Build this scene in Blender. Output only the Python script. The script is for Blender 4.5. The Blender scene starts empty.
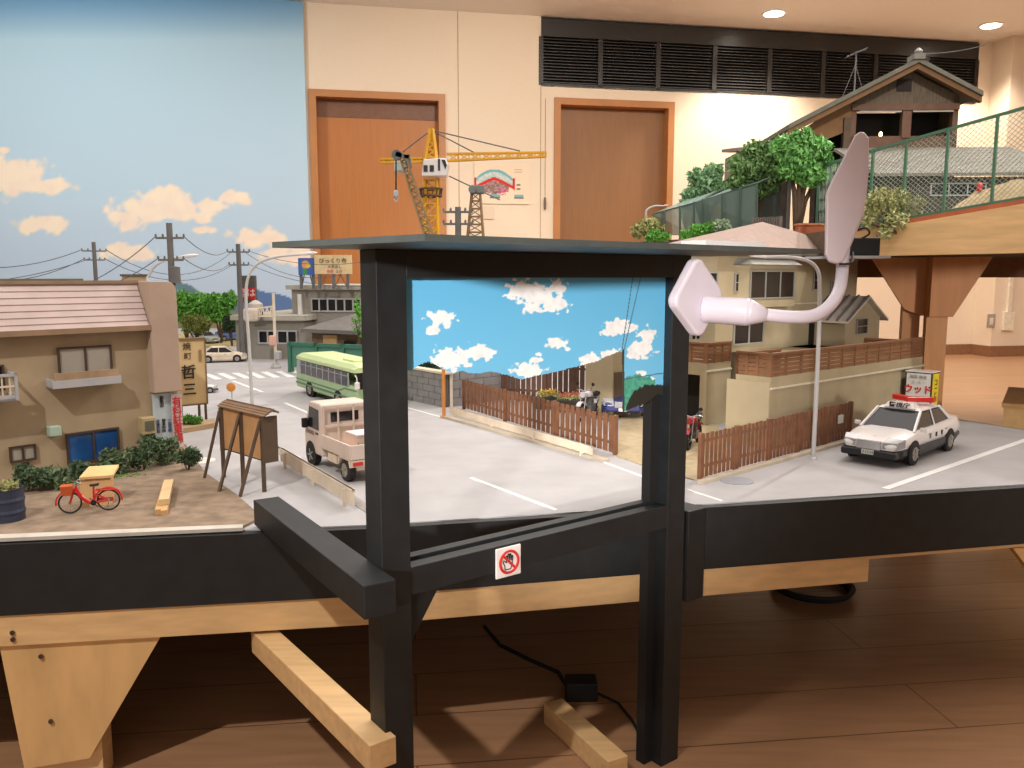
import bpy, bmesh, math, random
from mathutils import Vector, Matrix, noise
C = bpy.context.scene.collection
R = math.radians
rnd = random.Random(7)
# ------------------------------------------------------------------ camera
F = 828.0; TH = R(7.43); cT, sT = math.cos(TH), math.sin(TH); CZ = .75; TB = .38
cam = bpy.data.objects.new('camera', bpy.data.cameras.new('camera')); C.objects.link(cam)
cam.data.sensor_width = 36; cam.data.lens = F/1024*36; cam.data.clip_start = .02
cam.location = (0, 0, CZ); cam.rotation_euler = (R(90)-TH, 0, 0)
bpy.context.scene.camera = cam
def ray(px, py):
    a = (px-512)/F; b = (384-py)/F
    return Vector((a, cT+b*sT, -sT+b*cT))
def G(px, py, h=TB):                       # point of the horizontal plane z = h
    r = ray(px, py); t = (h-CZ)/r.z
    return Vector((r.x*t, r.y*t, h))
def V(px, py, y):                          # point at depth y
    r = ray(px, py); t = y/r.y
    return Vector((r.x*t, y, CZ+r.z*t))
def ZH(py, y):
    r = ray(0, py); return CZ+y*r.z/r.y
def proj(p):
    d = Vector(p)-Vector((0, 0, CZ)); f = d.y*cT-d.z*sT; u = d.y*sT+d.z*cT
    return 512+F*d.x/f, 384-F*u/f
class Fr:                                  # vertical facade through P heading ang degrees
    def __init__(s, P, ang):
        s.P = Vector(P); s.a = R(ang); s.u = Vector((math.cos(s.a), math.sin(s.a), 0)); s.v = Vector((-math.sin(s.a), math.cos(s.a), 0))
    def px(s, px, py, dy=0):
        r = ray(px, py); O = s.P+s.v*dy
        t = (O.x*s.u.y-O.y*s.u.x)/(r.x*s.u.y-r.y*s.u.x)
        w = Vector((r.x*t, r.y*t, CZ+r.z*t))
        return (w-O).dot(s.u), w.z-s.P.z
    def rect(s, x0, y0, x1, y1, dy=0):
        a = s.px(x0, y0, dy); b = s.px(x1, y1, dy); xm = s.px((x0+x1)/2, y0, dy); xn = s.px((x0+x1)/2, y1, dy)
        return a[0], b[0], xn[1], xm[1]
    def w(s, x, y, z): return s.P+s.u*x+s.v*y+Vector((0, 0, z))
# ------------------------------------------------------------------ materials
def lin(c): return tuple(((v/255)/12.92 if v/255 <= .04045 else ((v/255+.055)/1.055)**2.4) for v in c)
MATS = {}
def M(name, col, rough=.6, metal=0, var=.12, scale=30, bump=0, emit=0, stretch=None, coat=0):
    if name in MATS: return MATS[name]
    m = bpy.data.materials.new(name); m.use_nodes = True; nt = m.node_tree; N = nt.nodes; L = nt.links
    b = N['Principled BSDF']; b.inputs['Roughness'].default_value = rough; b.inputs['Metallic'].default_value = metal
    b.inputs['Coat Weight'].default_value = coat
    c = lin(col)
    tc = N.new('ShaderNodeTexCoord'); mp = N.new('ShaderNodeMapping'); L.new(tc.outputs['Object'], mp.inputs[0])
    if stretch: mp.inputs['Scale'].default_value = stretch
    nz = N.new('ShaderNodeTexNoise'); nz.inputs['Scale'].default_value = scale; nz.inputs['Detail'].default_value = 4
    L.new(mp.outputs[0], nz.inputs['Vector'])
    rp = N.new('ShaderNodeValToRGB'); rp.color_ramp.elements[0].position = .3; rp.color_ramp.elements[1].position = .7
    rp.color_ramp.elements[0].color = tuple(max(0, v*(1-var)) for v in c)+(1,)
    rp.color_ramp.elements[1].color = tuple(min(1, v*(1+var)) for v in c)+(1,)
    L.new(nz.outputs['Fac'], rp.inputs[0]); L.new(rp.outputs[0], b.inputs['Base Color'])
    if bump:
        bp = N.new('ShaderNodeBump'); bp.inputs['Strength'].default_value = bump; bp.inputs['Distance'].default_value = .002
        L.new(nz.outputs['Fac'], bp.inputs['Height']); L.new(bp.outputs[0], b.inputs['Normal'])
    if emit:
        b.inputs['Emission Color'].default_value = c+(1,); b.inputs['Emission Strength'].default_value = emit
    MATS[name] = m; return m
def glass(name, col, alpha=.35, rough=.05):
    if name in MATS: return MATS[name]
    m = M(name, col, rough, var=.02); m.node_tree.nodes['Principled BSDF'].inputs['Alpha'].default_value = alpha
    return m
def paintmat(name, rough=.7):
    if name in MATS: return MATS[name]
    m = bpy.data.materials.new(name); m.use_nodes = True; nt = m.node_tree
    a = nt.nodes.new('ShaderNodeVertexColor'); a.layer_name = 'paint'
    b = nt.nodes['Principled BSDF']; b.inputs['Roughness'].default_value = rough; b.inputs['Specular IOR Level'].default_value = .2
    nt.links.new(a.outputs[0], b.inputs['Base Color']); MATS[name] = m; return m
def woodfloor():
    m = bpy.data.materials.new('floor_wood'); m.use_nodes = True; nt = m.node_tree; N = nt.nodes; L = nt.links; b = N['Principled BSDF']
    tc = N.new('ShaderNodeTexCoord'); mp = N.new('ShaderNodeMapping'); L.new(tc.outputs['Object'], mp.inputs[0])
    mp.inputs['Rotation'].default_value = (0, 0, R(-7))
    br = N.new('ShaderNodeTexBrick'); br.inputs['Scale'].default_value = 1; br.inputs['Brick Width'].default_value = 1.8; br.inputs['Row Height'].default_value = .15
    br.inputs['Mortar Size'].default_value = .0015; br.inputs['Color1'].default_value = lin((172, 130, 96))+(1,); br.inputs['Color2'].default_value = lin((164, 123, 90))+(1,); br.inputs['Mortar'].default_value = lin((110, 76, 50))+(1,)
    L.new(mp.outputs[0], br.inputs['Vector'])
    nz = N.new('ShaderNodeTexNoise'); nz.inputs['Scale'].default_value = 6; mp2 = N.new('ShaderNodeMapping'); mp2.inputs['Scale'].default_value = (1, 9, 1)
    L.new(tc.outputs['Object'], mp2.inputs[0]); L.new(mp2.outputs[0], nz.inputs['Vector'])
    mx = N.new('ShaderNodeMixRGB'); mx.blend_type = 'OVERLAY'; mx.inputs[0].default_value = .25
    L.new(br.outputs['Color'], mx.inputs[1]); L.new(nz.outputs['Fac'], mx.inputs[2]); L.new(mx.outputs[0], b.inputs['Base Color'])
    b.inputs['Roughness'].default_value = .32; return m
BLK = M('black_paint', (27, 30, 32), .55, var=.25, scale=40)
TIM = M('pale_timber', (222, 184, 134), .55, var=.12, scale=9, stretch=(1, 1, 8))
TIMH = M('pale_timber_long', (222, 182, 130), .5, var=.12, scale=9, stretch=(1, 8, 8))
PLY = M('plywood', (218, 176, 120), .5, var=.15, scale=6, stretch=(4, 1, 1))
WALL = M('wall_cream', (234, 215, 192), .8, var=.01)
CEIL = M('ceiling_cream', (243, 238, 232), .85, var=.01)
DOORW = M('door_wood', (178, 110, 48), .45, var=.07, scale=5, stretch=(9, 9, .6))
FRAMEW = M('door_frame_wood', (180, 120, 66), .45, var=.06, scale=5)
LOUV = M('louvre_black', (40, 38, 36), .35, var=.1)
ROAD = M('road_concrete', (174, 171, 172), .8, var=.07, scale=14, bump=.1)
ROADF = M('road_lighter', (205, 201, 202), .8, var=.05, scale=14)
SOIL = M('brown_soil', (140, 120, 100), .95, var=.28, scale=34, bump=.6)
SAND = M('sandy_ground', (176, 158, 126), .95, var=.12, scale=50, bump=.3)
LINE = M('road_white', (232, 230, 228), .8, var=.04)
BEIGE = M('render_beige', (174, 153, 124), .9, var=.09, scale=16, bump=.15)
BEIGEP = M('pier_pinkish', (178, 154, 136), .9, var=.06, scale=16)
HBEIGE = M('house_beige', (172, 156, 126), .9, var=.07, scale=14, bump=.1)
HBE2 = M('retaining_wall_beige', (164, 148, 118), .9, var=.08, scale=18, bump=.15)
GREYB = M('grey_render', (150, 144, 134), .9, var=.08, scale=14)
ROOFP = M('pink_roof_tile', (192, 172, 166), .85, var=.08, scale=22)
ROOFB = M('brown_roof_tile', (150, 128, 118), .85, var=.08, scale=40)
DARKW = M('dark_wood', (92, 74, 58), .8, var=.2, scale=30)
BRW = M('brown_fence_wood', (124, 82, 56), .75, var=.22, scale=40)
BRW2 = M('dark_brown_fence_wood', (84, 56, 42), .8, var=.2, scale=40)
RAILW = M('terrace_rail_wood', (128, 88, 58), .8, var=.15, scale=30)
SHACK = M('weathered_boards', (104, 92, 78), .9, var=.3, scale=30, stretch=(6, 6, .8))
CORR = M('corrugated_grey', (128, 122, 112), .75, var=.15, scale=12)
DGLASS = M('dark_glass', (30, 30, 30), .15, var=.1)
FRO = M('frosted_glass', (172, 164, 152), .3, var=.04)
BLUG = M('blue_glass', (34, 74, 126), .12, var=.5, scale=18)
ALU = M('window_aluminium', (150, 148, 140), .5, var=.05)
GREYP = M('pale_grey_paint', (176, 176, 178), .6, var=.06)
POLE = M('utility_pole_grey', (104, 102, 100), .8, var=.15, scale=20)
LAMPP = M('lamp_post_grey', (196, 194, 192), .45, var=.03)
WHITE = M('white_plastic', (212, 202, 212), .4, var=.02)
WHT = M('white_gloss', (232, 226, 224), .25, var=.02, coat=.4)
RUB = M('tyre_rubber', (38, 36, 35), .8)
HUB = M('wheel_hub', (165, 158, 150), .4, metal=.3)
CHR = M('chrome', (190, 190, 192), .2, metal=.9)
CBLK = M('car_black', (30, 30, 34), .4, coat=.1)
CGRY = M('car_dark_side', (82, 80, 84), .35, coat=.3)
RED = M('red_gloss', (206, 36, 34), .3, coat=.3, var=.05)
YEL = M('crane_yellow', (226, 168, 36), .5, var=.08)
BLKP = M('black_matt', (24, 24, 25), .7, var=.1)
INK = M('ink_black', (38, 34, 32), .8, var=.1)
INKR = M('ink_red', (204, 40, 34), .8, var=.05)
INKB = M('ink_blue', (70, 90, 130), .8, var=.05)
PAPER = M('paper_white', (222, 220, 214), .8, var=.03)
PCARD = M('poster_card', (226, 206, 180), .8, var=.02)
LEAF1 = M('leaf_mid', (62, 112, 58), .6, var=.35, scale=60)
LEAF2 = M('leaf_bright', (96, 160, 58), .6, var=.35, scale=60)
LEAF3 = M('leaf_dark', (52, 76, 46), .7, var=.4, scale=60)
LEAF4 = M('leaf_yellowish', (158, 158, 100), .7, var=.35, scale=60)
LEAF5 = M('leaf_blue_green', (138, 178, 130), .7, var=.3, scale=60)
BARK = M('bark', (84, 66, 50), .9, var=.2)
TEAL = M('teal_metal', (58, 112, 92), .5, var=.08)
GREENF = M('green_fence', (74, 116, 92), .5, var=.1)
MESHG = M('fence_wire', (142, 158, 142), .5, var=.05)
ORG = M('orange_paint', (214, 138, 60), .5, var=.06)
CRM = M('cream_dirty', (224, 208, 186), .7, var=.12, scale=24)
PINKT = M('truck_cream', (220, 202, 190), .5, var=.07, scale=24)
BUSG = M('bus_green', (166, 196, 148), .45, var=.04)
BUSD = M('bus_dark_green', (88, 126, 96), .45, var=.04)
BUSR = M('bus_roof_green', (206, 224, 166), .5, var=.04)
BLUE = M('blue_car', (74, 108, 178), .3, coat=.3)
NAVY = M('navy_car', (50, 56, 110), .25, coat=.5)
DRUM = M('drum_blue', (48, 56, 78), .55, var=.25, scale=30)
CRATE = M('crate_wood', (206, 164, 112), .8, var=.1, scale=20)
BASK = M('orange_basket', (198, 92, 44), .8, var=.15)
# ------------------------------------------------------------------ mesh builder
class MB:
    def __init__(s): s.bm = bmesh.new()
    def box(s, x0, x1, y0, y1, z0, z1):
        vs = [s.bm.verts.new(p) for p in ((x0,y0,z0),(x1,y0,z0),(x1,y1,z0),(x0,y1,z0),(x0,y0,z1),(x1,y0,z1),(x1,y1,z1),(x0,y1,z1))]
        for f in ((0,3,2,1),(4,5,6,7),(0,1,5,4),(1,2,6,5),(2,3,7,6),(3,0,4,7)): s.bm.faces.new([vs[i] for i in f])
        return s
    def hexa(s, b, t):                     # two matching polygons
        n = len(b); vb = [s.bm.verts.new(p) for p in b]; vt = [s.bm.verts.new(p) for p in t]
        s.bm.faces.new(vb[::-1]); s.bm.faces.new(vt)
        for i in range(n): s.bm.faces.new((vb[i], vb[(i+1)%n], vt[(i+1)%n], vt[i]))
        return s
    def prism(s, poly, z0, z1): return s.hexa([(p[0],p[1],z0) for p in poly], [(p[0],p[1],z1) for p in poly])
    def prismx(s, poly, x0, x1): return s.hexa([(x0,p[0],p[1]) for p in poly], [(x1,p[0],p[1]) for p in poly])   # poly in y,z
    def prismy(s, poly, y0, y1): return s.hexa([(p[0],y0,p[1]) for p in poly], [(p[0],y1,p[1]) for p in poly])   # poly in x,z
    def face(s, pts): s.bm.faces.new([s.bm.verts.new(p) for p in pts]); return s
    def tube(s, pts, r, seg=8):
        pts = [Vector(p) for p in pts]; rr = r if isinstance(r, (list, tuple)) else [r]*len(pts); rings = []
        for i, p in enumerate(pts):
            d = (pts[min(i+1, len(pts)-1)]-pts[max(i-1, 0)]).normalized()
            a = d.orthogonal().normalized() if i == 0 else (pa-d*pa.dot(d)).normalized()
            pa = a; b = d.cross(a)
            rings.append([s.bm.verts.new(p+(a*math.cos(t)+b*math.sin(t))*rr[i]) for t in (2*math.pi*k/seg for k in range(seg))])
        for A, B in zip(rings, rings[1:]):
            for k in range(seg): s.bm.faces.new((A[k], A[(k+1)%seg], B[(k+1)%seg], B[k]))
        s.bm.faces.new(rings[0][::-1]); s.bm.faces.new(rings[-1]); return s
    def bar(s, a, b, w, h=None):           # square bar
        a = Vector(a); b = Vector(b); d = (b-a).normalized(); h = h or w
        u = d.cross(Vector((0,0,1)))
        u = u.normalized() if u.length > 1e-4 else Vector((1,0,0)); v = u.cross(d).normalized()
        q = [(-w/2,-h/2),(w/2,-h/2),(w/2,h/2),(-w/2,h/2)]
        return s.hexa([a+u*i+v*j for i, j in q], [b+u*i+v*j for i, j in q])
    def lathe(s, prof, c=(0,0,0), seg=24, axis='z'):
        rings = []
        for r, z in prof:
            ring = []
            for k in range(seg):
                t = 2*math.pi*k/seg; p = (r*math.cos(t), r*math.sin(t), z)
                if axis == 'y': p = (p[0], p[2], p[1])
                if axis == 'x': p = (p[2], p[0], p[1])
                ring.append(s.bm.verts.new(Vector(c)+Vector(p)))
            rings.append(ring)
        for A, B in zip(rings, rings[1:]):
            for k in range(seg): s.bm.faces.new((A[k], A[(k+1)%seg], B[(k+1)%seg], B[k]))
        s.bm.faces.new(rings[0]); s.bm.faces.new(rings[-1]); return s
    def torus(s, c, R0, r, axis='y', seg=28, sg=8):
        rings = []
        for i in range(seg):
            t = 2*math.pi*i/seg; ring = []
            for j in range(sg):
                q = 2*math.pi*j/sg; rad = R0+r*math.cos(q); p = (rad*math.cos(t), r*math.sin(q), rad*math.sin(t))
                if axis == 'x': p = (p[1], p[0], p[2])
                if axis == 'z': p = (p[0], p[2], p[1])
                ring.append(s.bm.verts.new(Vector(c)+Vector(p)))
            rings.append(ring)
        for i in range(seg):
            A = rings[i]; B = rings[(i+1)%seg]
            for j in range(sg): s.bm.faces.new((A[j], A[(j+1)%sg], B[(j+1)%sg], B[j]))
        return s
    def loft(s, rings, caps=True):
        rs = [[s.bm.verts.new(p) for p in r] for r in rings]; n = len(rs[0])
        for A, B in zip(rs, rs[1:]):
            for k in range(n): s.bm.faces.new((A[k], A[(k+1)%n], B[(k+1)%n], B[k]))
        if caps: s.bm.faces.new(rs[0][::-1]); s.bm.faces.new(rs[-1])
        return s
    def build(s, name, mat, parent=None, bevel=0, smooth=False, scale=1, loc=None, rotz=None, label=None, subd=0, seg=2):
        if scale != 1: bmesh.ops.scale(s.bm, vec=(scale,)*3, verts=s.bm.verts)
        bmesh.ops.recalc_face_normals(s.bm, faces=s.bm.faces)
        me = bpy.data.meshes.new(name); s.bm.to_mesh(me); s.bm.free(); me.materials.append(mat)
        if smooth:
            for p in me.polygons: p.use_smooth = True
        o = bpy.data.objects.new(name, me); C.objects.link(o)
        if parent: o.parent = parent
        if loc is not None: o.location = loc
        if rotz is not None: o.rotation_euler = (0, 0, rotz)
        if bevel:
            b = o.modifiers.new('b', 'BEVEL'); b.width = bevel; b.segments = seg; b.limit_method = 'ANGLE'; b.angle_limit = R(35)
        if subd:
            b = o.modifiers.new('s', 'SUBSURF'); b.levels = b.render_levels = subd
        if label: o['label'] = label
        return o
def thing(name, label, cat, loc=(0,0,0), rotz=0, group=None, fr=None):
    o = bpy.data.objects.new(name, None); C.objects.link(o); o.empty_display_size = .02
    if fr: loc = fr.P; rotz = fr.a
    o.location = loc; o.rotation_euler = (0, 0, rotz); o['label'] = label; o['category'] = cat
    if group: o['group'] = group
    return o
def tag(o, label, cat, group=None, kind=None):
    o['label'] = label; o['category'] = cat
    if group: o['group'] = group
    if kind: o['kind'] = kind
    return o
def st(o): o['kind'] = 'structure'; return o
def copy_tree(o, parent=None):
    c = o.copy(); C.objects.link(c); c.parent = parent
    for ch in list(o.children): copy_tree(ch, c)
    return c
def text(body, size, parent, loc, rot, mat, name='lettering', ls=1.0, bold=0, sx=1, ext=.0004, align='CENTER'):
    cu = bpy.data.curves.new('t', 'FONT'); cu.body = body; cu.size = size; cu.align_x = align; cu.align_y = 'CENTER'
    cu.space_line = ls; cu.extrude = ext; cu.offset = bold; cu.resolution_u = 2
    t = bpy.data.objects.new('t', cu); C.objects.link(t); bpy.context.view_layer.update()
    me = bpy.data.meshes.new_from_object(t.evaluated_get(bpy.context.evaluated_depsgraph_get()))
    bpy.data.objects.remove(t); bpy.data.curves.remove(cu)
    me.materials.clear(); me.materials.append(mat)
    for v in me.vertices: v.co.x *= sx
    o = bpy.data.objects.new(name, me); C.objects.link(o); o.parent = parent; o.location = loc; o.rotation_euler = rot
    return o
UP = (R(90), 0, 0)                          # text standing on a facade that faces local -y
def foliage(name, blobs, n, ls, mat, parent=None, seed=1, loc=None, flat=1):
    q = random.Random(seed); b = MB(); tot = sum(r[0]*r[1]*r[2] for _, r in blobs)**(1)
    for c, r in blobs:
        k = max(6, int(n*(r[0]*r[1]*r[2])/tot))
        for _ in range(k):
            d = Vector((q.gauss(0,1), q.gauss(0,1), q.gauss(0,1))).normalized()*(q.uniform(.45, 1.08))
            p = Vector(c)+Vector((d.x*r[0], d.y*r[1], d.z*r[2]))
            a = Vector((q.gauss(0,1), q.gauss(0,1), q.gauss(0,.7))).normalized(); e = a.orthogonal().normalized()
            e = (Matrix.Rotation(q.uniform(0, 6.28), 3, a) @ e); f = a.cross(e); L = ls*q.uniform(.6, 1.3)
            b.face([p-e*L, p-f*L*.45+a*L*.15, p+e*L, p+f*L*.45+a*L*.15])
    return b.build(name, mat, parent, loc=loc)
def panel(name, w, h, nx, ny, fn, parent, rough=.7, matname='printed', keep=None):
    """painted grid in local xz (x 0..w, z 0..h), fn(x,z)->sRGB"""
    bm = bmesh.new(); cl = bm.verts.layers.float_color.new('paint'); g = []
    for j in range(ny+1):
        row = []
        for i in range(nx+1):
            x = w*i/nx; z = h*j/ny; v = bm.verts.new((x, 0, z)); v[cl] = lin(fn(x, z))+(1,); row.append(v)
        g.append(row)
    for j in range(ny):
        for i in range(nx):
            if keep and not keep(w*(i+.5)/nx, h*(j+.5)/ny): continue
            bm.faces.new((g[j][i], g[j][i+1], g[j+1][i+1], g[j+1][i]))
    bmesh.ops.delete(bm, geom=[v for v in bm.verts if not v.link_faces], context='VERTS')
    me = bpy.data.meshes.new(name); bm.to_mesh(me); bm.free(); me.materials.append(paintmat(matname, rough))
    me.color_attributes.active_color = me.color_attributes['paint']
    o = bpy.data.objects.new(name, me); C.objects.link(o); o.parent = parent; return o
def mix(a, b, t): t = max(0, min(1, t)); return tuple(a[i]*(1-t)+b[i]*t for i in range(3))
def wheel(parent, c, r, w, s, spokes=5, name='wheel', hub=HUB):   # axle along local y
    t = MB().lathe([(r*.62,-w/2),(r*.93,-w/2),(r,-w*.3),(r,w*.3),(r*.93,w/2),(r*.62,w/2)], c, 24, 'y').build(name, RUB, parent, scale=s, smooth=False)
    h = MB().lathe([(r*.1,-w*.53),(r*.62,-w*.52),(r*.64,0),(r*.62,w*.52),(r*.1,w*.53)], c, 20, 'y')
    for k in range(spokes):
        a = 2*math.pi*k/spokes
        for sg in (-1, 1): h.bar(Vector(c)+Vector((0,sg*w*.53,0)), Vector(c)+Vector((math.cos(a)*r*.6, sg*w*.56, math.sin(a)*r*.6)), r*.16, r*.1)
    h.build('hubcap', hub, t, scale=s)
    return t
# ================================================================== ROOM
Wf = Fr(G(985, 354, 0), 10.6)
CH = Wf.px(760, 29)[1]
def wrect(x0, y0, x1, y1): return Wf.rect(x0, y0, x1, y1)
wb = MB()
d1 = [Wf.px(312, 200)[0], Wf.px(445.5, 150)[0], Wf.px(380, 92)[1]]
d2 = [Wf.px(553.5, 200)[0], Wf.px(673, 150)[0], Wf.px(612, 100)[1]]
lv = [Wf.px(541, 60)[0], Wf.px(977, 70)[0], Wf.px(700, 92)[1], CH-.02]
XL, XR = -9, 3.0
wb.box(XL, d1[0], 0, .15, 0, CH); wb.box(d1[0], d1[1], 0, .15, d1[2], CH); wb.box(d1[1], lv[0], 0, .15, 0, CH); wb.box(lv[0], d2[0], 0, .15, 0, lv[2])
wb.box(d2[0], d2[1], 0, .15, d2[2], lv[2]); wb.box(d2[1], XR, 0, .15, 0, lv[2])
wb.box(lv[1], XR, 0, .15, lv[2], CH)
st(wb.build('wall_back', WALL, loc=Wf.P, rotz=Wf.a))
seam = MB()
for px_ in (458, 541):
    x = Wf.px(px_, 60)[0]; seam.box(x-.003, x+.003, -.002, .0, 0, CH if px_ < 500 else lv[2])
st(seam.build('trim_1', M('seam', (170, 145, 112), .8), loc=Wf.P, rotz=Wf.a))
# pillar on the right
xp = Wf.px(989, 100)[0]
st(MB().box(xp, 3, -.25, 0, 0, CH).build('wall_right', WALL, loc=Wf.P, rotz=Wf.a))
st(MB().box(d2[1], xp, -.012, 0, 0, .1).box(xp-.01, 3, -.262, -.25, 0, .1).box(xp-.012, xp, -.25, 0, 0, .1).build('baseboard_back', M('baseboard_brown', (140, 98, 70), .5), loc=Wf.P, rotz=Wf.a))
for n, (d, mat_) in enumerate(((d1, DOORW), (d2, M('door_wood_brown', (140, 96, 56), .45, var=.07, scale=5, stretch=(9, 9, .6))))):
    e = thing('door_%d' % (n+1), 'door', 'door', fr=Wf); del e['label'], e['category']; st(e)
    t = .055
    MB().box(d[0], d[0]+t, -.02, .13, 0, d[2]).box(d[1]-t, d[1], -.02, .13, 0, d[2]).box(d[0]+t, d[1]-t, -.02, .13, d[2]-t, d[2]).build('door_frame', FRAMEW, e)
    MB().box(d[0]+t, d[1]-t, .09, .12, 0, d[2]-t-.14 if n == 0 else d[2]-t).build('door_leaf', mat_, e)
    if n == 0: MB().box(d[0]+t, d[1]-t, .085, .115, d[2]-t-.14, d[2]-t).build('door_lintel', M('door_lintel_brown', (118, 76, 50), .5), e)  # lintel strip coloured darker for the shadow under the door head
e = thing('window_1', 'x', 'x', fr=Wf); del e['label'], e['category']; st(e)
MB().box(lv[0], lv[1], .1, .14, lv[2], lv[3]).build('backing', M('louvre_back', (20, 19, 18), .6), e)
hh = lv[3]-lv[2]; fb = MB().box(lv[0], lv[1], -.01, .1, lv[2]+hh*.74, lv[3])
for k in range(9):
    x = lv[0]+(lv[1]-lv[0])*k/8; fb.box(x-.02, x+.02, .0, .1, lv[2], lv[2]+hh*.74)
fb.box(lv[0], lv[1], .0, .1, lv[2]-.01, lv[2]+.02)
fb.build('louvre_frame', LOUV, e)
sl = MB()
for k in range(15):
    z = lv[2]+.03+hh*.7*k/15
    sl.prismx([(.02, z), (.08, z+.028), (.08, z+.034), (.02, z+.006)], lv[0], lv[1])
sl.build('slats', M('louvre_slat', (58, 54, 52), .3), e)
# floor, ceiling, remaining walls
fl = woodfloor()
st(MB().box(-9, 9, -5, 11, -.05, 0).build('floor', fl))
st(MB().box(-9, 9, -5, 11, CH, CH+.05).build('ceiling', CEIL))
st(MB().box(-7, -6.9, -5, 8, 0, CH).build('wall_left', WALL))
st(MB().box(7, 7.1, -5, 11, 0, CH).build('wall_side', WALL))
st(MB().box(-7, 7, -4.1, -4, 0, CH).build('wall_front', M('front_wall_dim', (150, 130, 105), .8)))
EM = M('lamp_glow', (255, 246, 225), .5, emit=14, var=0)
DL = []
def downlight(p, label, power, spot=True, size=.12, blend=.6, ang=120, tgt=None, col=(1, .9, .76)):
    e = thing('ceiling_downlight', label, 'downlight', (p[0], p[1], CH), group='ceiling downlights')
    MB().lathe([(.075, 0), (.1, 0), (.1, -.008), (.075, -.008)], seg=28).build('trim_ring', M('ring_white', (235, 230, 222), .5), e)
    MB().lathe([(.001, -.009), (.076, -.009), (.076, -.012), (.001, -.012)], seg=28).build('lens', EM, e)
    li = bpy.data.lights.new('downlight', 'SPOT'); li.energy = power; li.color = col; li.spot_size = R(ang); li.spot_blend = blend; li.shadow_soft_size = size
    o = bpy.data.objects.new('downlight_lamp', li); C.objects.link(o); o.location = (p[0], p[1], CH-.03)
    if tgt is not None: o.rotation_euler = (Vector(tgt)-Vector(o.location)).to_track_quat('-Z', 'Y').to_euler()
a1 = G(774, 13, CH); a2 = G(991, 25, CH)
LS = 1.0
downlight(a1, 'round white ceiling downlight above the black louvre, the left of two', 160*LS)
downlight(a2, 'round white ceiling downlight at the right edge, the right of two', 120*LS)
# lights outside the view: ceiling exhibition spots, plus added low spots and soft areas
def spot(p, tgt, power, ang=60, size=.06, col=(1, .96, .9), blend=.5):
    li = bpy.data.lights.new('spot', 'SPOT'); li.energy = power; li.color = col; li.spot_size = R(ang); li.spot_blend = blend; li.shadow_soft_size = size
    o = bpy.data.objects.new('exhibition_spot', li); C.objects.link(o); o.location = p
    o.rotation_euler = (Vector(tgt)-Vector(p)).to_track_quat('-Z', 'Y').to_euler()
def area(p, tgt, power, sx, sy, col=(1, .9, .76)):
    li = bpy.data.lights.new('area', 'AREA'); li.energy = power; li.color = col; li.shape = 'RECTANGLE'; li.size = sx; li.size_y = sy
    o = bpy.data.objects.new('ceiling_panel_light', li); C.objects.link(o); o.location = p  # soft light added without any fixture
    o.rotation_euler = (Vector(tgt)-Vector(p)).to_track_quat('-Z', 'Y').to_euler()
spot((2.1, 3.6, CH-.05), (.45, 1.9, .4), 130, 60, .04)
spot((-1.0, -.7, CH-.05), (-.75, 1.8, .45), 185, 46, .04)
spot((.2, 4.3, CH-.05), (-.6, 2.8, .4), 50, 75, .05)
spot((-.95, -3.1, 1.3), (.08, 1.12, .64), 820, 10.5, .1, col=(1, .97, .93), blend=.7)  # low spot added in front to brighten the sky cutout
area((.3, -3.8, 1.7), (.3, 2, .9), 27, 5, 2, (1, .93, .86))  # fill light added low at the front of the room
spot((2.6, -3.0, 1.25), (1.1, 2.6, .65), 340, 17, .25)  # low spot added to brighten the deck post and gussets
spot((1.5, .9, CH-.05), (1.1, 3.2, 1.0), 110, 60, .06)
spot((-3.2, 3.6, CH-.05), (-3.0, 6.5, 1.2), 260, 120, .2, col=(1, .95, .88), blend=1)
spot((.6, 4.2, CH-.05), (.4, 7.6, 1.5), 165, 110, .15, col=(1, .92, .8), blend=1)
area((-.5, 3.0, CH-.02), (-.5, 3.0, 0), 95, 5, 5, (1, .96, .92))  # added overhead soft light, no panel in the ceiling
area((3.6, 4.5, CH-.02), (3.6, 4.6, 0), 190, 3, 5, (1, .94, .86))  # added soft light, brightens the far floor at right
area((0, -1.8, CH-.02), (0, -1.4, 0), 7, 4, 2, (1, .9, .8))
w = bpy.data.worlds.new('w'); bpy.context.scene.world = w; w.use_nodes = True
w.node_tree.nodes['Background'].inputs[0].default_value = (1, .86, .7, 1); w.node_tree.nodes['Background'].inputs[1].default_value = .12
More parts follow.
